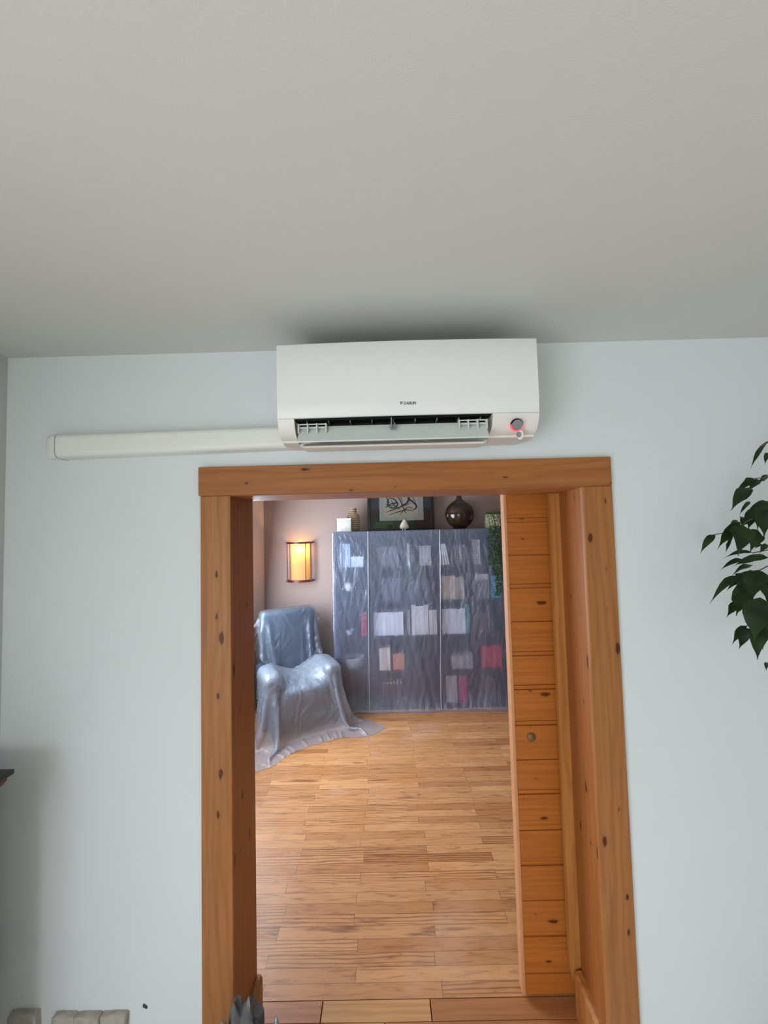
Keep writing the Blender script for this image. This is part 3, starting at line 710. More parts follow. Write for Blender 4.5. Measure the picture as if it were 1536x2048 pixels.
# left and right sides
for side, I in ((-1, 0), (1, NX)):
    prev = [grid[I, j] for j in range(NZ+1)]
    for k in range(1, 9):
        cur = []
        for j in range(NZ+1):
            z = prev[j].co.z; y = prev[0].co.y*0 + grid[I, j].co.y+(FY-.004-grid[I, j].co.y)*k/8
            x = (sx0 if side < 0 else sx1) + side*(.012*abs(noise.noise(Vector((y*14, z*3, 2))))+ (.05*max(0, .3-z)/.3))*min(1, j/15)
            cur.append(bm.verts.new((x, y, z)))
        for j in range(NZ): bm.faces.new((prev[j], prev[j+1], cur[j+1], cur[j]))
        prev = cur
part('sheet', bm, M_sheetA, PSH, 'all')
for pxx, x2, lab in ((736, 739, 'left taped seam'), (880, 882, 'right taped seam')):
    bm = MB(); A0 = at(pxx, 1062, Y=KYF-.02); A1 = at(x2, 1415, Y=KYF-.02); vs = []
    for j in range(61):
        f = j/60; x = A0.x+(A1.x-A0.x)*f + (.006*noise.noise(Vector((1, f*7, pxx))) if pxx > 800 else 0); z = szt-.003-(szt-.02)*f
        y = sheet_y(x, z)-.005
        w = .0045
        vs.append((bm.verts.new((x-w, y+.003, z)), bm.verts.new((x, y-.004, z)), bm.verts.new((x+w, y+.003, z))))
    for a, b in zip(vs, vs[1:]):
        bm.faces.new((a[0], a[1], b[1], b[0])); bm.faces.new((a[1], a[2], b[2], b[1]))
    part('seam', bm, M_tape, PSH, 'all', lab)

# ------------------------------------------------------------------ things on top of the bookcase
TZ = szt+.002
def topx(p, Y): return at(p, 1055, Y=Y).x
# white cube with faint pattern
t0 = 4.19; x0, x1 = topx(674, t0), topx(702, t0)
t = thing('lantern', 'square white porcelain box with a faint tree pattern, left end of the bookcase top', 'lantern', ((x0+x1)/2, t0+.07, TZ))
tm = NT('porcelain_relief'); v = tm.coord((1, 1, 1)); nz = tm.noise(v, 38, 4, .7, 2); colr = tm.ramp(nz, [(.42, lin((196, 200, 186))), (.55, lin((236, 232, 222)))])
tm.pbr(colr, .4, .5, 0, tm.bump(nz, .4))
bm = MB(); box(bm, x0, x1, t0, t0+.14, TZ, TZ+.142, .006); part('body', bm, tm.m, t, 'a')
bm = MB(); f = .006
for (a, b, c_, d) in ((x0, x1, TZ+.134, TZ+.145), (x0, x1, TZ, TZ+.010)): box(bm, a-.002, b+.002, t0-.003, t0+.143, c_, d, .002, 1)
part('rim', bm, plain('porcelain_white', (238, 234, 226), .35), t)
# ribbed vase
t1 = 4.36; vx = topx(707, t1)
tm = NT('ribbed_stoneware'); v = tm.coord((0, 0, 1)); wv = tm.n('ShaderNodeTexWave', bands_direction='Z'); tm.l(v, wv.inputs['Vector']); wv.inputs['Scale'].default_value = 15
colr = tm.ramp(wv.outputs['Fac'], [(0, lin((116, 94, 72))), (1, lin((196, 168, 136)))])
tm.pbr(colr, .7, .3, 0, tm.bump(wv.outputs['Fac'], .6, .006))
bm = MB(); lathe(bm, [(.058, 0), (.070, .02), (.074, .08), (.074, .15), (.066, .185), (.045, .205), (.038, .215), (.037, .24), (.041, .262), (.030, .262), (.028, .22)], (vx, t1, TZ), 40)
tag(obj('vase', bm, tm.m, None, 'a'), 'tan ribbed stoneware bottle vase standing behind the white box', 'vase')
# framed ink picture
pY = 4.40; fx0, fx1 = topx(736, pY), topx(868, pY)
PF = thing('framed_picture', 'black framed ink drawing leaning on the wall above the bookcase', 'picture', ((fx0+fx1)/2, pY, TZ))
H = .72; fw_ = .030
bm = MB(); yy0, yy1 = pY, pY+.03
box(bm, fx0, fx0+fw_, yy0, yy1, TZ, TZ+H, .002, 1); box(bm, fx1-fw_, fx1, yy0, yy1, TZ, TZ+H, .002, 1)
box(bm, fx0+fw_, fx1-fw_, yy0, yy1, TZ, TZ+fw_, .002, 1); box(bm, fx0+fw_, fx1-fw_, yy0, yy1, TZ+H-fw_, TZ+H, .002, 1)
part('frame', bm, plain('black_lacquer', (10, 10, 12), .3), PF)
bm = MB(); box(bm, fx0+fw_, fx1-fw_, pY+.020, pY+.026, TZ+fw_, TZ+H-fw_)
part('mat_board', bm, plain('charcoal_mat', (46, 47, 52), .8), PF)
qx0, qx1, qz0 = at(759, 1030, Y=pY+.018).x, at(847, 1030, Y=pY+.018).x, at(800, 1041, Y=pY+.018).z
bm = MB(); box(bm, qx0, qx1, pY+.018, pY+.020, qz0, TZ+H-.09); part('paper_mount', bm, plain('grey_white_paper', (176, 178, 174), .8), PF)
ix0, ix1, iz0 = at(769, 1030, Y=pY+.016).x, at(836, 1030, Y=pY+.016).x, at(800, 1034, Y=pY+.016).z
bm = MB(); box(bm, ix0, ix1, pY+.016, pY+.018, iz0, TZ+H-.14); dr = part('drawing', bm, plain('cream_paper', (196, 190, 174), .8, var=.05, nscale=12), PF)
bm = MB()
def stroke(pts, r):
    P_ = [at(p[0], p[1], Y=pY+.0145) for p in pts]
    # smooth
    Q = []
    for i in range(len(P_)-1):
        a = P_[max(i-1, 0)]; b = P_[i]; c_ = P_[i+1]; d = P_[min(i+2, len(P_)-1)]
        for k in range(5):
            s = k/5; Q.append(.5*((2*b)+(c_-a)*s+(2*a-5*b+4*c_-d)*s*s+(3*b-a-3*c_+d)*s**3))
    Q.append(P_[-1]); n = len(Q); up_, dn = [], []
    for i, q in enumerate(Q):
        d = Q[min(i+1, n-1)]-Q[max(i-1, 0)]; nn = Vector((-d.z, 0, d.x))
        if nn.length < 1e-6: nn = Vector((0, 0, 1))
        nn.normalize(); w = 1.35*r*(.25+.75*math.sin(PI*(i+.5)/n))*(1+.35*noise.noise(q*60))
        up_.append(bm.verts.new((q.x+nn.x*w, pY+.0155, q.z+nn.z*w))); dn.append(bm.verts.new((q.x-nn.x*w, pY+.0155, q.z-nn.z*w)))
    for i in range(n-1): bm.faces.new((up_[i], up_[i+1], dn[i+1], dn[i]))
random.seed(21)
for pts, r in (([(772, 1004), (780, 997), (790, 1000), (795, 1010), (786, 1016), (776, 1012), (779, 1003)], .006), ([(770, 1016), (782, 1008), (796, 1006)], .006),
               ([(772, 1025), (790, 1018), (806, 1012), (822, 1006)], .005), ([(778, 1030), (796, 1024), (812, 1020), (828, 1022)], .004),
               ([(790, 985), (800, 1000), (806, 1014), (812, 1028)], .005), ([(800, 982), (802, 996), (806, 1006)], .003),
               ([(814, 996), (820, 1000), (826, 1004), (832, 1010), (832, 1016), (826, 1020)], .009), ([(812, 1008), (818, 999), (817, 994)], .010),
               ([(796, 1018), (806, 1010), (816, 1006)], .006), ([(772, 994), (776, 1002), (774, 1012)], .006), ([(782, 1000), (788, 1010), (798, 1018)], .004),
               ([(800, 1030), (808, 1020), (818, 1014), (826, 1018)], .004), ([(770, 1008), (784, 1012), (792, 1004)], .004),
               ([(776, 990), (786, 994), (792, 988)], .005), ([(824, 985), (826, 996), (832, 1004)], .003)):
    stroke(pts, r)
obj('ink_strokes', bm, plain('black_ink', (22, 22, 24), .7), dr)
for o in PF.children:
    for q in o.children:
        q.data.transform(Matrix.Translation(-Vector(PF.location)))
tgp = NT('picture_glass'); a1 = tgp.n('ShaderNodeBsdfTransparent'); a2 = tgp.n('ShaderNodeBsdfGlossy'); a2.inputs['Roughness'].default_value = .01
fz = tgp.n('ShaderNodeFresnel'); fz.inputs[0].default_value = 1.45; mg = tgp.n('ShaderNodeMixShader'); tgp.l(tgp.math('MULTIPLY', fz.outputs[0], .8, clamp=True), mg.inputs[0])
tgp.l(a1.outputs[0], mg.inputs[1]); tgp.l(a2.outputs[0], mg.inputs[2]); tgp.l(mg.outputs[0], tgp.out.inputs[0])
bm = MB(); box(bm, fx0+fw_, fx1-fw_, pY+.010, pY+.0115, TZ+fw_, TZ+H-fw_); part('glass', bm, tgp.m, PF)
PF.rotation_euler.x = math.radians(1.1)
# white bird figure in front of the picture
bY = 4.23; bx = topx(808, bY)
BF = thing('bird_figurine', 'white ceramic bird figurine standing in front of the picture', 'figurine', (bx, bY, TZ))
def skin(name, pts, edges, radii, mat, t, sub=2):
    me = bpy.data.meshes.new(name); me.from_pydata([Vector(p)-Vector(t.location) for p in pts], edges, []); o = bpy.data.objects.new(name, me); C.objects.link(o); o.parent = t
    md = o.modifiers.new('s', 'SKIN'); sv = me.skin_vertices[0].data if me.skin_vertices else None
    if sv is None:
        bm_ = bmesh.new(); bm_.from_mesh(me); bm_.verts.layers.skin.verify(); bm_.to_mesh(me); bm_.free(); sv = me.skin_vertices[0].data
    for i, r in enumerate(radii): sv[i].radius = r if isinstance(r, tuple) else (r, r)
    sv[0].use_root = True
    ss = o.modifiers.new('u', 'SUBSURF'); ss.levels = ss.render_levels = sub; md.use_smooth_shade = True
    me.materials.append(mat); return o
M_bird = plain('bird_glaze', (206, 192, 178), .35)
b = BF.location
skin('body', [b+Vector(p) for p in ((0, 0, .055), (-.022, 0, .035), (.028, 0, .045), (.055, 0, .022), (.006, 0, .090), (.014, 0, .118), (-.042, 0, .016))], [(0, 1), (0, 2), (2, 3), (0, 4), (4, 5), (1, 6)], [.046, .034, .036, .014, .026, .015, .012], M_bird, BF)
skin('beak', [b+Vector(p) for p in ((.014, -.004, .120), (.026, -.016, .114), (.034, -.024, .106))], [(0, 1), (1, 2)], [.010, .006, .002], plain('beak_brown', (84, 58, 36), .4), BF, 1)
bm = MB(); 
for s in (-1, 1): lathe(bm, [(.007, 0), (.007, .012), (.005, .03)], (b.x+.012*s, b.y, b.z), 12)
part('feet', bm, M_bird, BF, 'a')
# glass demijohn
dY = 4.31; dx = topx(920, dY)
tg2 = NT('amber_glass'); v = tg2.coord(); nz = tg2.noise(v, 9, 4, .6, 1.5)
colr = tg2.ramp(nz, [(.35, lin((24, 15, 10))), (.6, lin((70, 46, 28)))])
tg2.pbr(colr, .08, .7, 0, None, Transmission_Weight=.25, IOR=1.45)
bm = MB(); R_ = .170
prof = [(.06, 0)] + [(R_*math.sin(a), .16-.16*math.cos(a)) for a in [.55+(2.55-.55)*k/22 for k in range(23)]] + [(.040, .325), (.030, .345), (.027, .395), (.034, .398), (.035, .412), (.026, .414), (.022, .36)]
prof = [(r*.94, h) for r, h in prof]
lathe(bm, prof, (dx, dY, TZ), 48)
tag(obj('demijohn', bm, tg2.m, None, 'all'), 'round dark amber glass demijohn bottle on top of the bookcase', 'bottle')
# patterned cachepot with trailing plant
cY = 4.19; cx0, cx1 = topx(975, cY), topx(1007, cY)
PP = thing('trailing_plant', 'square cream pot with green vine trailing down over the sheeted bookcase', 'potted plant', ((cx0+cx1)/2, cY+.08, TZ))
tm = NT('pot_pattern'); v = tm.coord((1, 1, .6)); nz = tm.noise(v, 30, 4, .7, 3); colr = tm.ramp(nz, [(.44, lin((70, 96, 52))), (.50, lin((206, 196, 168)))])
tm.pbr(colr, .5)
bm = MB(); box(bm, cx0, cx1, cY, cY+.15, TZ, TZ+.150, .005); part('pot', bm, tm.m, PP, 'a')
bm = MB(); box(bm, cx0+.01, cx1-.01, cY+.01, cY+.14, TZ+.150, TZ+.152); part('soil', bm, plain('soil', (52, 38, 28), .95, var=.3), PP)
random.seed(31); bmv = MB(); bml = MB()
def leafq(bm, p, d, n, L, Wd, curl=.15):
    """simple six-point leaf with a fold"""
    d = d.normalized(); s = d.cross(n).normalized(); nn = s.cross(d)
    rows_ = [(0, .03), (.22, .75), (.5, 1.0), (.78, .6), (1.0, .02)]
    L_, R2, M_ = [], [], []
    for u, w in rows_:
        c_ = p+d*(L*u)-nn*(curl*L*u*u)
        L_.append(bm.verts.new(c_+s*(w*Wd/2)+nn*.1*Wd*w)); M_.append(bm.verts.new(c_)); R2.append(bm.verts.new(c_-s*(w*Wd/2)+nn*.1*Wd*w))
    for i in range(4):
        bm.faces.new((L_[i], L_[i+1], M_[i+1], M_[i])); bm.faces.new((M_[i], M_[i+1], R2[i+1], R2[i]))
for k in range(26):
    x = cx0-.010+random.random()*(cx1-cx0+.05); Ln = random.choice([.25, .4, .55, .66, .72]); y = KYF-.062-random.random()*.035
    pts = [(x, cY+.05, TZ+.155), (x+random.uniform(-.01, .01), cY-.02, TZ+.150+random.random()*.02), (x, KYF-.055, TZ+.02)]
    for q in range(1, 9): pts.append((x+.016*math.sin(q*1.3+k)+.004*q*random.uniform(-1, 1), y, TZ+.02-Ln*q/8))
    tube(bmv, pts, .0016, 5)
    for q in range(int(Ln*120)):
        u = random.random(); i = 2+int(u*7.99); p = Vector(pts[min(i, 9)]).lerp(Vector(pts[min(i+1, 10)]), random.random())
        leafq(bml, p, Vector((random.uniform(-1, 1), random.uniform(-.9, .1), random.uniform(-1, .4))), Vector((0, -1, .2)), random.uniform(.012, .022), random.uniform(.008, .014))
for k in range(40):
    p = Vector((random.uniform(cx0, cx1), cY+random.uniform(-.01, .13), TZ+.155+random.random()*.01)); leafq(bml, p, Vector((random.uniform(-1, 1), random.uniform(-1, .3), random.uniform(0, 1))), Vector((0, -1, .6)), .022, .013)
M_vine = plain('vine_leaf', (58, 84, 44), .5, var=.3, nscale=60)
part('stems', bmv, plain('vine_stem', (70, 82, 44), .6), PP)
part('foliage', bml, M_vine, PP)
# wire hoop ornament beside the pot
bm = MB(); p = at(1006, 1018, Y=cY+.06)
tube(bm, [(p.x+.011*math.cos(a)+.004, cY+.06, p.z+.018*math.sin(a)) for a in [k*PI/10 for k in range(21)]], .0035)
tube(bm, [(p.x-.012, cY+.06, TZ+.150), (p.x-.012, cY+.06, p.z+.01)], .0022)
tube(bm, [(p.x-.012, cY+.06, p.z-.012), (p.x-.002, cY+.06, p.z-.016)], .0022)
part('plant_hook', bm, M_black, PP, label='small black wire hook')

# ------------------------------------------------------------------ draped armchair
ACX, ACY, ARZ = -.955, 3.955, math.radians(30)
def LW(p):   # local chair -> world (local front is -y)
    c, s = math.cos(ARZ), math.sin(ARZ); return Vector((ACX+p[0]*c-p[1]*s, ACY+p[0]*s+p[1]*c, p[2]))
CH = thing('armchair', 'blue grey upholstered armchair under plastic in the corner', 'armchair', (ACX, ACY, 0), ARZ)
M_uph = plain('slate_upholstery', (62, 76, 92), .85, .2, var=.12, nscale=60)
def cpart(name, f, mat=M_uph, sm='a'):
    bm = MB(); f(bm); return obj(name, bm, mat, CH, sm)
cpart('seat', lambda bm: box(bm, -.235, .235, -.31, .16, .12, .40, .045, 4))
def back(bm):
    box(bm, -.285, .285, .13, .25, .20, 1.05, .05, 4)
    for v in bm.verts: v.co.y += (v.co.z-.4)*.10
cpart('backrest', back)
for s in (-1, 1): cpart('armrest', lambda bm: box(bm, s*.295-.06, s*.295+.06, -.31, .24, .08, .56, .05, 4))
for sx_, sy_ in ((-1, -1), (1, -1), (-1, 1), (1, 1)):
    cpart('leg', lambda bm: lathe(bm, [(.016, 0), (.024, .12)], (.29*sx_, .22*sy_-.03, 0), 12), M_kal)
boxes = [((0, -.07, .26), (.24, .24, .15), 0), ((-.295, -.035, .32), (.062, .275, .25), 0), ((.295, -.035, .32), (.062, .275, .25), 0), ((0, .215, .62), (.287, .062, .435), .10)]
def drape(nx, ny, h, init, steps, margin, bxs, seed, pin=None):
    rng = np.random.RandomState(seed)
    P = np.zeros((nx, ny, 3))
    for i in range(nx):
        for j in range(ny): P[i, j] = init(i, j)
    K = np.zeros((nx, ny), bool)
    for i in range(nx):
        for j in range(ny): K[i, j] = pin(P[i, j], i, j)
    P0 = P.copy(); P += rng.normal(0, .002, P.shape); V = np.zeros_like(P); dt = .012
    def con(A, B, L, k):
        d = B-A; ln = np.linalg.norm(d, axis=-1, keepdims=True)+1e-9; c = d*(ln-L)/ln*.5*k; A += c; B -= c
    def coll(Q, Pold):
        hit = np.zeros(Q.shape[:2]+(1,))
        for c, hf, sh in bxs:
            q = Q-np.array(c); q[..., 1] -= (Q[..., 2]-c[2])*sh
            r = .04; hh = np.array(hf)-r; a = np.abs(q)-hh; sg = np.sign(q)
            m = np.maximum(a, 0); ln = np.linalg.norm(m, axis=-1, keepdims=True)
            ins = (a.max(-1, keepdims=True) < 0)
            dist = np.where(ins, a.max(-1, keepdims=True), ln)-r-margin
            ax = np.argmax(a, -1); one = np.eye(3)[ax]
            nrm = np.where(ins, one, m/(ln+1e-9))*sg
            pen = dist < 0
            mv = np.where(pen, -dist*nrm, 0)
            Q += mv; hit = np.maximum(hit, pen)
        fl_ = Q[..., 2:3] < .006; Q[..., 2:3] = np.where(fl_, .006, Q[..., 2:3]); hit = np.maximum(hit, fl_)
        Q -= (Q-Pold)*hit*.35
        Q[..., 2] = np.maximum(Q[..., 2], .006)
    for s in range(steps):
        Po = P.copy(); V[..., 2] -= 9.8*dt; V *= .985; P = P+V*dt
        for it in range(10):
            for o in (0, 1):
                a, b = P[o:-1:2], P[o+1::2]; n = min(len(a), len(b)); con(a[:n], b[:n], h, 1)
                a, b = P[:, o:-1:2], P[:, o+1::2]; n = min(a.shape[1], b.shape[1]); con(a[:, :n], b[:, :n], h, 1)
            con(P[:-1, :-1], P[1:, 1:], h*1.4142, .25); con(P[1:, :-1], P[:-1, 1:], h*1.4142, .25)
            con(P[:-2], P[2:], 2*h, .05); con(P[:, :-2], P[:, 2:], 2*h, .05)
            P[K, :2] = P0[K, :2]
            if it % 3 == 2: coll(P, Po)
        coll(P, Po)
        V = np.clip((P-Po)/dt, -2.5, 2.5)
    return P
def crease(P):
    # crisp folds of stiff film along the local surface normal, finer grid
    def up2(A):
        m = (A[:-1]+A[1:])/2; B = np.empty((A.shape[0]*2-1,)+A.shape[1:]); B[::2] = A; B[1::2] = m; return B
    Q = up2(P); Q = np.swapaxes(up2(np.swapaxes(Q, 0, 1)), 0, 1)
    du = np.gradient(Q, axis=0); dv = np.gradient(Q, axis=1); n = np.cross(du, dv); n /= np.linalg.norm(n, axis=-1, keepdims=True)+1e-9
    for i in range(Q.shape[0]):
        for j in range(Q.shape[1]):
            w = Vector((i*.030, j*.030, 1.5)); w2 = Vector((i*.075+2*noise.noise(w*1.2), j*.055, 3)); 
            d = .014*(.5-abs(noise.noise(w2)))*1.0+.007*(.5-abs(noise.noise(w2*2.3)))+.003*noise.noise(w2*5)
            d *= min(1.0, max(.12, Q[i, j, 2]/.10))
            Q[i, j] += n[i, j]*d*(-1 if n[i, j, 2] < 0 else 1)
    Q[..., 2] = np.maximum(Q[..., 2], .003)
    return Q
def sheet_obj(name, P, mat, label):
    bm = MB(); P = crease(P); nx, ny = P.shape[:2]
    vs = [[bm.verts.new(LW(P[i, j])) for j in range(ny)] for i in range(nx)]
    for i in range(nx-1):
        for j in range(ny-1): bm.faces.new((vs[i][j], vs[i+1][j], vs[i+1][j+1], vs[i][j+1]))
    o = obj(name, bm, mat, None, 'all')
    return tag(o, label, 'dust sheet')
M_sheetB = sheet_mat('seat_sheet', (204, 212, 226), .30, .20, .10, .45, 16, .40, .34)
M_sheetC = sheet_mat('back_sheet', (170, 182, 200), .5, .22, .07, .45, 16, .17, .34)
h = .0235
h = .0195
PB_ = drape(78, 48, h, lambda i, j: ((i-38.5)*h, .105-(47-j)*h*.99, .66+.05*noise.noise(Vector((i*.21, j*.21, 2)))), 190, .018, boxes, 3, lambda p, i, j: j == 47 and abs(p[0]) < .24)
sheet_obj('seat_dust_sheet', PB_, M_sheetB, 'milky plastic sheet draped over the seat and arms of the corner armchair')
PA_ = drape(42, 66, h, lambda i, j: ((i-20.5)*h, .26-.62+j*h*.92, 1.13+.04*noise.noise(Vector((i*.25, j*.25, 5)))), 170, .010, boxes, 8, lambda p, i, j: abs(p[1]-.26) < .012 and abs(p[0]) < .25)
sheet_obj('back_dust_sheet', PA_, M_sheetC, 'clear crinkled plastic sheet over the backrest of the corner armchair')

# ------------------------------------------------------------------ ficus at the right edge
random.seed(77)
FP = thing('weeping_fig', 'leafy weeping fig with glossy drooping leaves at the right edge', 'potted plant', (1.36, 1.02, 0))
M_leaf = NT('fig_leaf'); v = M_leaf.coord(); nz = M_leaf.noise(v, 18, 3)
M_leaf.pbr(M_leaf.ramp(nz, [(.3, lin((10, 27, 8))), (.7, lin((36, 58, 16)))]), .38, .35); M_leaf = M_leaf.m
M_twig = plain('twig', (96, 84, 58), .7); M_bark = plain('bark', (112, 96, 78), .85, bump=.5, var=.2, nscale=50)
bm = MB(); box(bm, 1.24, 1.50, .90, 1.16, 0, .26, .02, 3); part('pot', bm, plain('terracotta', (166, 96, 66), .8), FP)
bm = MB(); tube(bm, [(1.37, 1.03, .24), (1.36, 1.02, .7), (1.39, 1.0, 1.2), (1.36, 1.04, 1.7), (1.38, 1.05, 2.15)], .022, 12, .4); part('trunk', bm, M_bark, FP, 'all')
def fig_leaf(bm, base, tip, wd, side=None, curl=.12):
    base, tip = Vector(base), Vector(tip); d = tip-base; L = d.length; d.normalize()
    tocam = (EYE-base).normalized(); tilt = random.uniform(-.7, .7)
    n = (tocam + d.cross(tocam)*tilt).normalized(); s = d.cross(n).normalized(); n = s.cross(d)
    rows_ = [(0, .02), (.08, .35), (.2, .80), (.36, 1.0), (.52, .92), (.68, .62), (.80, .28), (.9, .09), (1.0, .02)]
    A_, B_, M_ = [], [], []
    ph = random.random()*6
    for u, w in rows_:
        bend = curl*L*(math.sin(u*PI)) * 1.0
        c_ = base+d*(L*u)+Vector((0, 0, 1))*bend*.7
        wave = .20*math.sin(u*9+ph)
        A_.append(bm.verts.new(c_+s*(w*wd/2)+n*(.14+wave)*wd*w)); M_.append(bm.verts.new(c_)); B_.append(bm.verts.new(c_-s*(w*wd/2)+n*(.14-wave)*wd*w))
    for i in range(len(rows_)-1):
        bm.faces.new((A_[i], A_[i+1], M_[i+1], M_[i])); bm.faces.new((M_[i], M_[i+1], B_[i+1], B_[i]))
L1 = [((1536, 882), (1500, 940), 9, 1.18), ((1534, 905), (1530, 930), 8, 1.2), ((1508, 957), (1469, 990), 16, 1.2), ((1500, 975), (1462, 1022), 24, 1.16), ((1500, 1003), (1479, 1030), 8, 1.2),
      ((1522, 960), (1495, 985), 12, 1.22), ((1536, 955), (1515, 965), 12, 1.2), ((1480, 1044), (1434, 1100), 20, 1.14), ((1430, 1069), (1400, 1108), 13, 1.16), ((1486, 1050), (1476, 1112), 38, 1.1),
      ((1465, 1070), (1451, 1108), 7, 1.2), ((1505, 1105), (1447, 1117), 8, 1.15), ((1516, 1060), (1500, 1106), 26, 1.18), ((1490, 1035), (1484, 1055), 20, 1.2),
      ((1488, 1119), (1440, 1141), 9, 1.16), ((1536, 1115), (1464, 1134), 16, 1.12), ((1508, 1130), (1462, 1153), 10, 1.2), ((1478, 1150), (1419, 1208), 14, 1.12), ((1480, 1160), (1453, 1182), 10, 1.2),
      ((1492, 1170), (1472, 1232), 42, 1.1), ((1480, 1205), (1453, 1235), 16, 1.16), ((1520, 1195), (1508, 1285), 46, 1.05), ((1493, 1252), (1464, 1290), 14, 1.15), ((1505, 1258), (1478, 1298), 24, 1.16),
      ((1520, 1262), (1515, 1320), 26, 1.1), ((1536, 1325), (1532, 1342), 8, 1.1), ((1530, 1205), (1540, 1270), 34, 1.08), ((1515, 1140), (1505, 1200), 40, 1.12), ((1525, 1000), (1515, 1060), 32, 1.15),
      ((1536, 1010), (1528, 1075), 36, 1.1), ((1510, 1020), (1496, 1060), 22, 1.2), ((1536, 1090), (1518, 1108), 10, 1.15), ((1536, 1150), (1534, 1210), 34, 1.1), ((1500, 1140), (1486, 1190), 30, 1.16),
      ((1530, 1235), (1525, 1300), 28, 1.14), ((1474, 1040), (1462, 1062), 10, 1.2), ((1520, 1085), (1510, 1098), 12, 1.2), ((1460, 1085), (1452, 1100), 6, 1.2), ((1512, 1028), (1480, 1060), 12, 1.2)]
bm = MB()
for b0, t0_, w, Y in L1:
    fig_leaf(bm, at(b0[0], b0[1], Y=Y), at(t0_[0], t0_[1], Y=Y-.03), w*.92/FPX*Y*1.1)
for k in range(75):   # the crown beyond the picture edge
    a = random.random()*2*PI; r = random.random()**.5*.26; z = 1.50+random.random()*.75
    p = Vector((1.44+r*math.cos(a)*.8, 1.05+r*math.sin(a)*.85, z))
    if p.x/p.y < 1.02: p.x = p.y*1.04+.01
    if p.y > 1.30: p.y = 1.30
    fig_leaf(bm, p, p+Vector((random.uniform(-.01, .05), random.uniform(-.03, .03), -.075)), .032)
for bx_, z0, z1 in ((1530, 1335, 1500), (1528, 1100, 1120)): pass
part('foliage', bm, M_leaf, FP, 'all')
bm = MB()
for path in ([(1560, 870), (1536, 885), (1520, 893)], [(1560, 940), (1530, 955), (1510, 957)], [(1570, 985), (1520, 1030), (1490, 1045), (1470, 1062), (1430, 1069)], [(1560, 1075), (1536, 1100), (1505, 1106)],
             [(1560, 1110), (1510, 1120), (1488, 1120)], [(1560, 1120), (1500, 1150), (1478, 1152)], [(1560, 1180), (1530, 1230), (1493, 1252)], [(1555, 1210), (1536, 1228), (1522, 1262)]):
    tube(bm, [at(a, b_, Y=1.16-.0*i) for i, (a, b_) in enumerate(path)], .0016, 6)
tube(bm, [(1.37, 1.04, 1.75), tuple(at(1570, 985, Y=1.16))], .004, 6); tube(bm, [(1.37, 1.04, 1.6), tuple(at(1560, 1110, Y=1.16))], .004, 6); tube(bm, [(1.37, 1.04, 1.5), tuple(at(1560, 1180, Y=1.16))], .004, 6)
tube(bm, [(1.38, 1.05, 2.0), tuple(at(1560, 870, Y=1.16))], .004, 6); tube(bm, [(1.38, 1.05, 1.9), tuple(at(1560, 940, Y=1.16))], .004, 6)
part('branches', bm, M_twig, FP, 'all')

# ------------------------------------------------------------------ mantel at the left edge
q1 = at(30, 1537, Y=1.20)
MS = thing('mantel_shelf', 'corner of a dark wood mantel with wine red moulding at the left edge', 'mantel', (XL, 1.0, q1.z-.03))
zt = q1.z; xr = q1.x
bm = MB(); box(bm, XL, xr, .62, 1.20, zt-.014, zt, .002, 1); part('top', bm, plain('ebony_wood', (26, 20, 20), .4), MS)
bm = MB(); prism(bm, [(XL, zt-.014), (xr-.012, zt-.014), (xr-.014, zt-.028), (xr-.026, zt-.042), (XL, zt-.046)], 'y', .64, 1.19); part('moulding', bm, plain('wine_red', (92, 18, 26), .4), MS)
bm = MB(); prism(bm, [(XL, zt-.09), (xr-.018, zt-.088), (xr-.02, zt-.105), (xr-.034, zt-.125), (XL, zt-.13)], 'y', .66, 1.17); part('lower_moulding', bm, plain('cream_stone', (222, 216, 208), .6), MS)
bm = MB(); box(bm, XL, xr-.048, .67, 1.15, zt-.95, zt-.046); part('panel', bm, plain('mantel_panel', (186, 176, 164), .7), MS)

# ------------------------------------------------------------------ damaged plaster: exposed stones and chip
M_stone = plain('bare_stone', (176, 170, 160), .9, .2, var=.18, nscale=25, bump=.6)
random.seed(3)
for k, (p0, p1, yt, lab) in enumerate(((18, 78, 2026, 'rounded stone showing through the plaster nearest the left wall'), (106, 152, 2030, 'bare stone block with straight top left of the two touching blocks'), (150, 202, 2030, 'middle bare stone block of the touching three'), (203, 254, 2029, 'bare stone block nearest the doorway'))):
    a = at(p0, yt, Y=WY-.012); b = at(p1, yt, Y=WY-.012); bm = MB()
    box(bm, a.x, b.x-.002, WY-.022, WY+.01, a.z-.20, a.z, .006, 2)
    bmesh.ops.subdivide_edges(bm, edges=bm.edges, cuts=4, use_grid_fill=True)
    for v in bm.verts:
        if v.co.y < WY: v.co += Vector((noise.noise(v.co*30+Vector((k*7, 0, 0))), noise.noise(v.co*34)*.8, noise.noise(v.co*27+Vector((0, 5, 0)))))*.006
    tag(obj('stone_block', bm, M_stone, None, 'all'), lab, 'stone', 'exposed stones low on the wall')
bm = MB(); p = at(290, 2012, Y=WY-.001)
for k in range(5):
    a = p+Vector((random.uniform(-.007, .007), 0, random.uniform(-.010, .010)))
    s = bmesh.ops.create_icosphere(bm, subdivisions=2, radius=.005)['verts']
    for v in s: v.co = Vector((a.x+v.co.x*random.uniform(.8, 1.2), WY+.0005+v.co.y*.3, a.z+v.co.z*1.4))
tag(obj('wall_chip', bm, plain('chip_grey', (70, 68, 64), .95), None), 'small dark chip in the white plaster left of the doorway', 'chip')

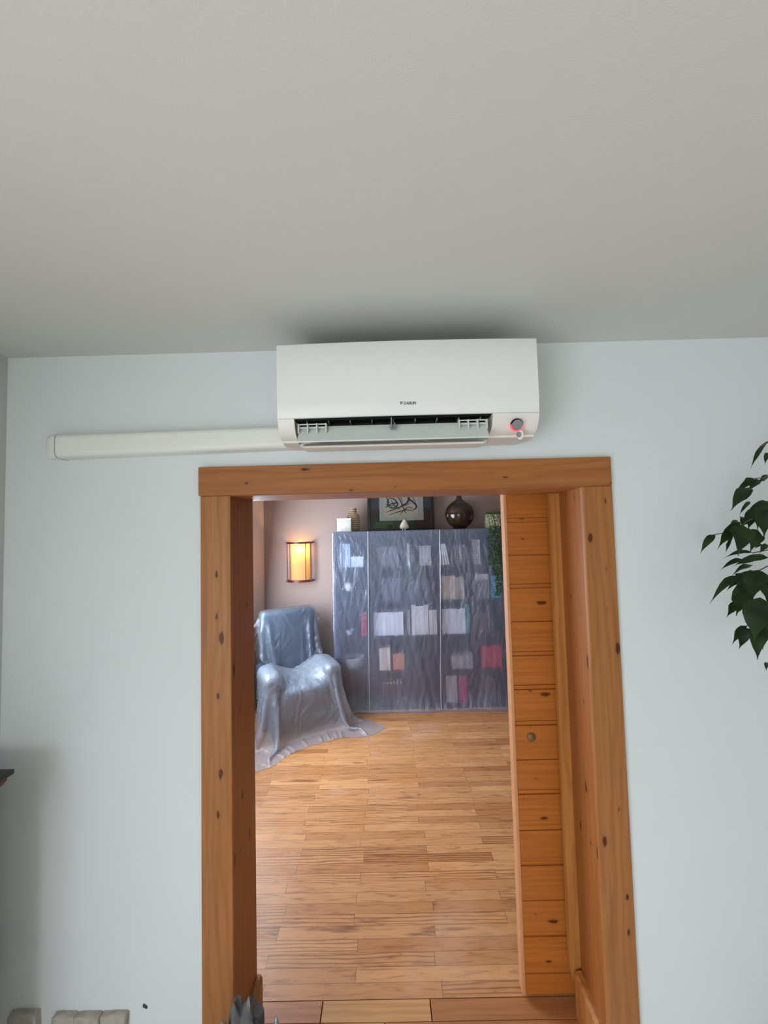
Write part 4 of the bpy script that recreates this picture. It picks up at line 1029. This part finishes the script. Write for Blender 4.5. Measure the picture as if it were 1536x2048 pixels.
# ------------------------------------------------------------------ crumpled plastic at the doorway
def crumple(name, c, r, seed, mat, label, cat, sq=(1, 1, 1)):
    bm = MB(); bmesh.ops.create_icosphere(bm, subdivisions=5, radius=1)
    for v in bm.verts:
        n0 = v.co.normalized(); k = 1+.4*noise.noise(n0*1.7+Vector((seed, 0, 0)))
        cl = noise.voronoi(n0*2.6+Vector((0, seed, 0)))[0]; cl2 = noise.voronoi(n0*6+Vector((seed, seed, 0)))[0]
        k += .55*(.35-cl[0])+.16*(.4-cl2[0])
        v.co = Vector((n0.x*k*r*sq[0], n0.y*k*r*sq[1], n0.z*k*r*sq[2]))+Vector(c)
        v.co.z = max(v.co.z, .003)
    return tag(obj(name, bm, mat, None, 'a'), label, cat)
M_bag = plain('dark_grey_film', (84, 84, 86), .3, .6, var=.25, nscale=22)
M_bag2 = plain('silver_film', (185, 192, 204), .16, .8, .45, var=.3, nscale=25)
crumple('plastic_bag', (-.480, 1.235, .215), .100, 3.7, M_bag, 'crumpled dark grey plastic bag standing against the left jamb', 'plastic bag', (1.0, .8, 2.0))
crumple('plastic_wrapper', (-.360, 1.235, .205), .080, 9.2, M_bag2, 'shiny silvery crumpled plastic wrapper right of the dark bag', 'plastic wrapper', (.75, .8, 2.35))

# ------------------------------------------------------------------ garden outside the rear window
bm = MB(); box(bm, -6, 7, -14, YB-.16, -.3, -.25); struct('garden_lawn', bm, plain('lawn', (92, 108, 66), .9, var=.3, nscale=4), 'lawn outside the rear windows', 'lawn')
random.seed(9); bm = MB()
bmesh.ops.create_grid(bm, x_segments=90, y_segments=26, size=.5)
for v in bm.verts:
    x, z = v.co.x*12, (v.co.y+.5)*2.9-.25
    v.co = Vector((x, -7.5+.5*noise.noise(Vector((x*.8, 0, z)))+.35*noise.noise(Vector((x*3, 3, z*3))), z + (.5*noise.noise(Vector((x*1.1, 9, 0))) if z > 2.2 else 0)))
r = bmesh.ops.extrude_face_region(bm, geom=bm.faces[:]); bmesh.ops.translate(bm, verts=[g for g in r['geom'] if isinstance(g, bmesh.types.BMVert)], vec=(0, -.8, 0))
tag(obj('garden_hedge', bm, plain('hedge_green', (110, 150, 70), .8, var=.5, nscale=6), None), 'bright green hedge in the garden behind the viewer', 'hedge', None, 'structure')
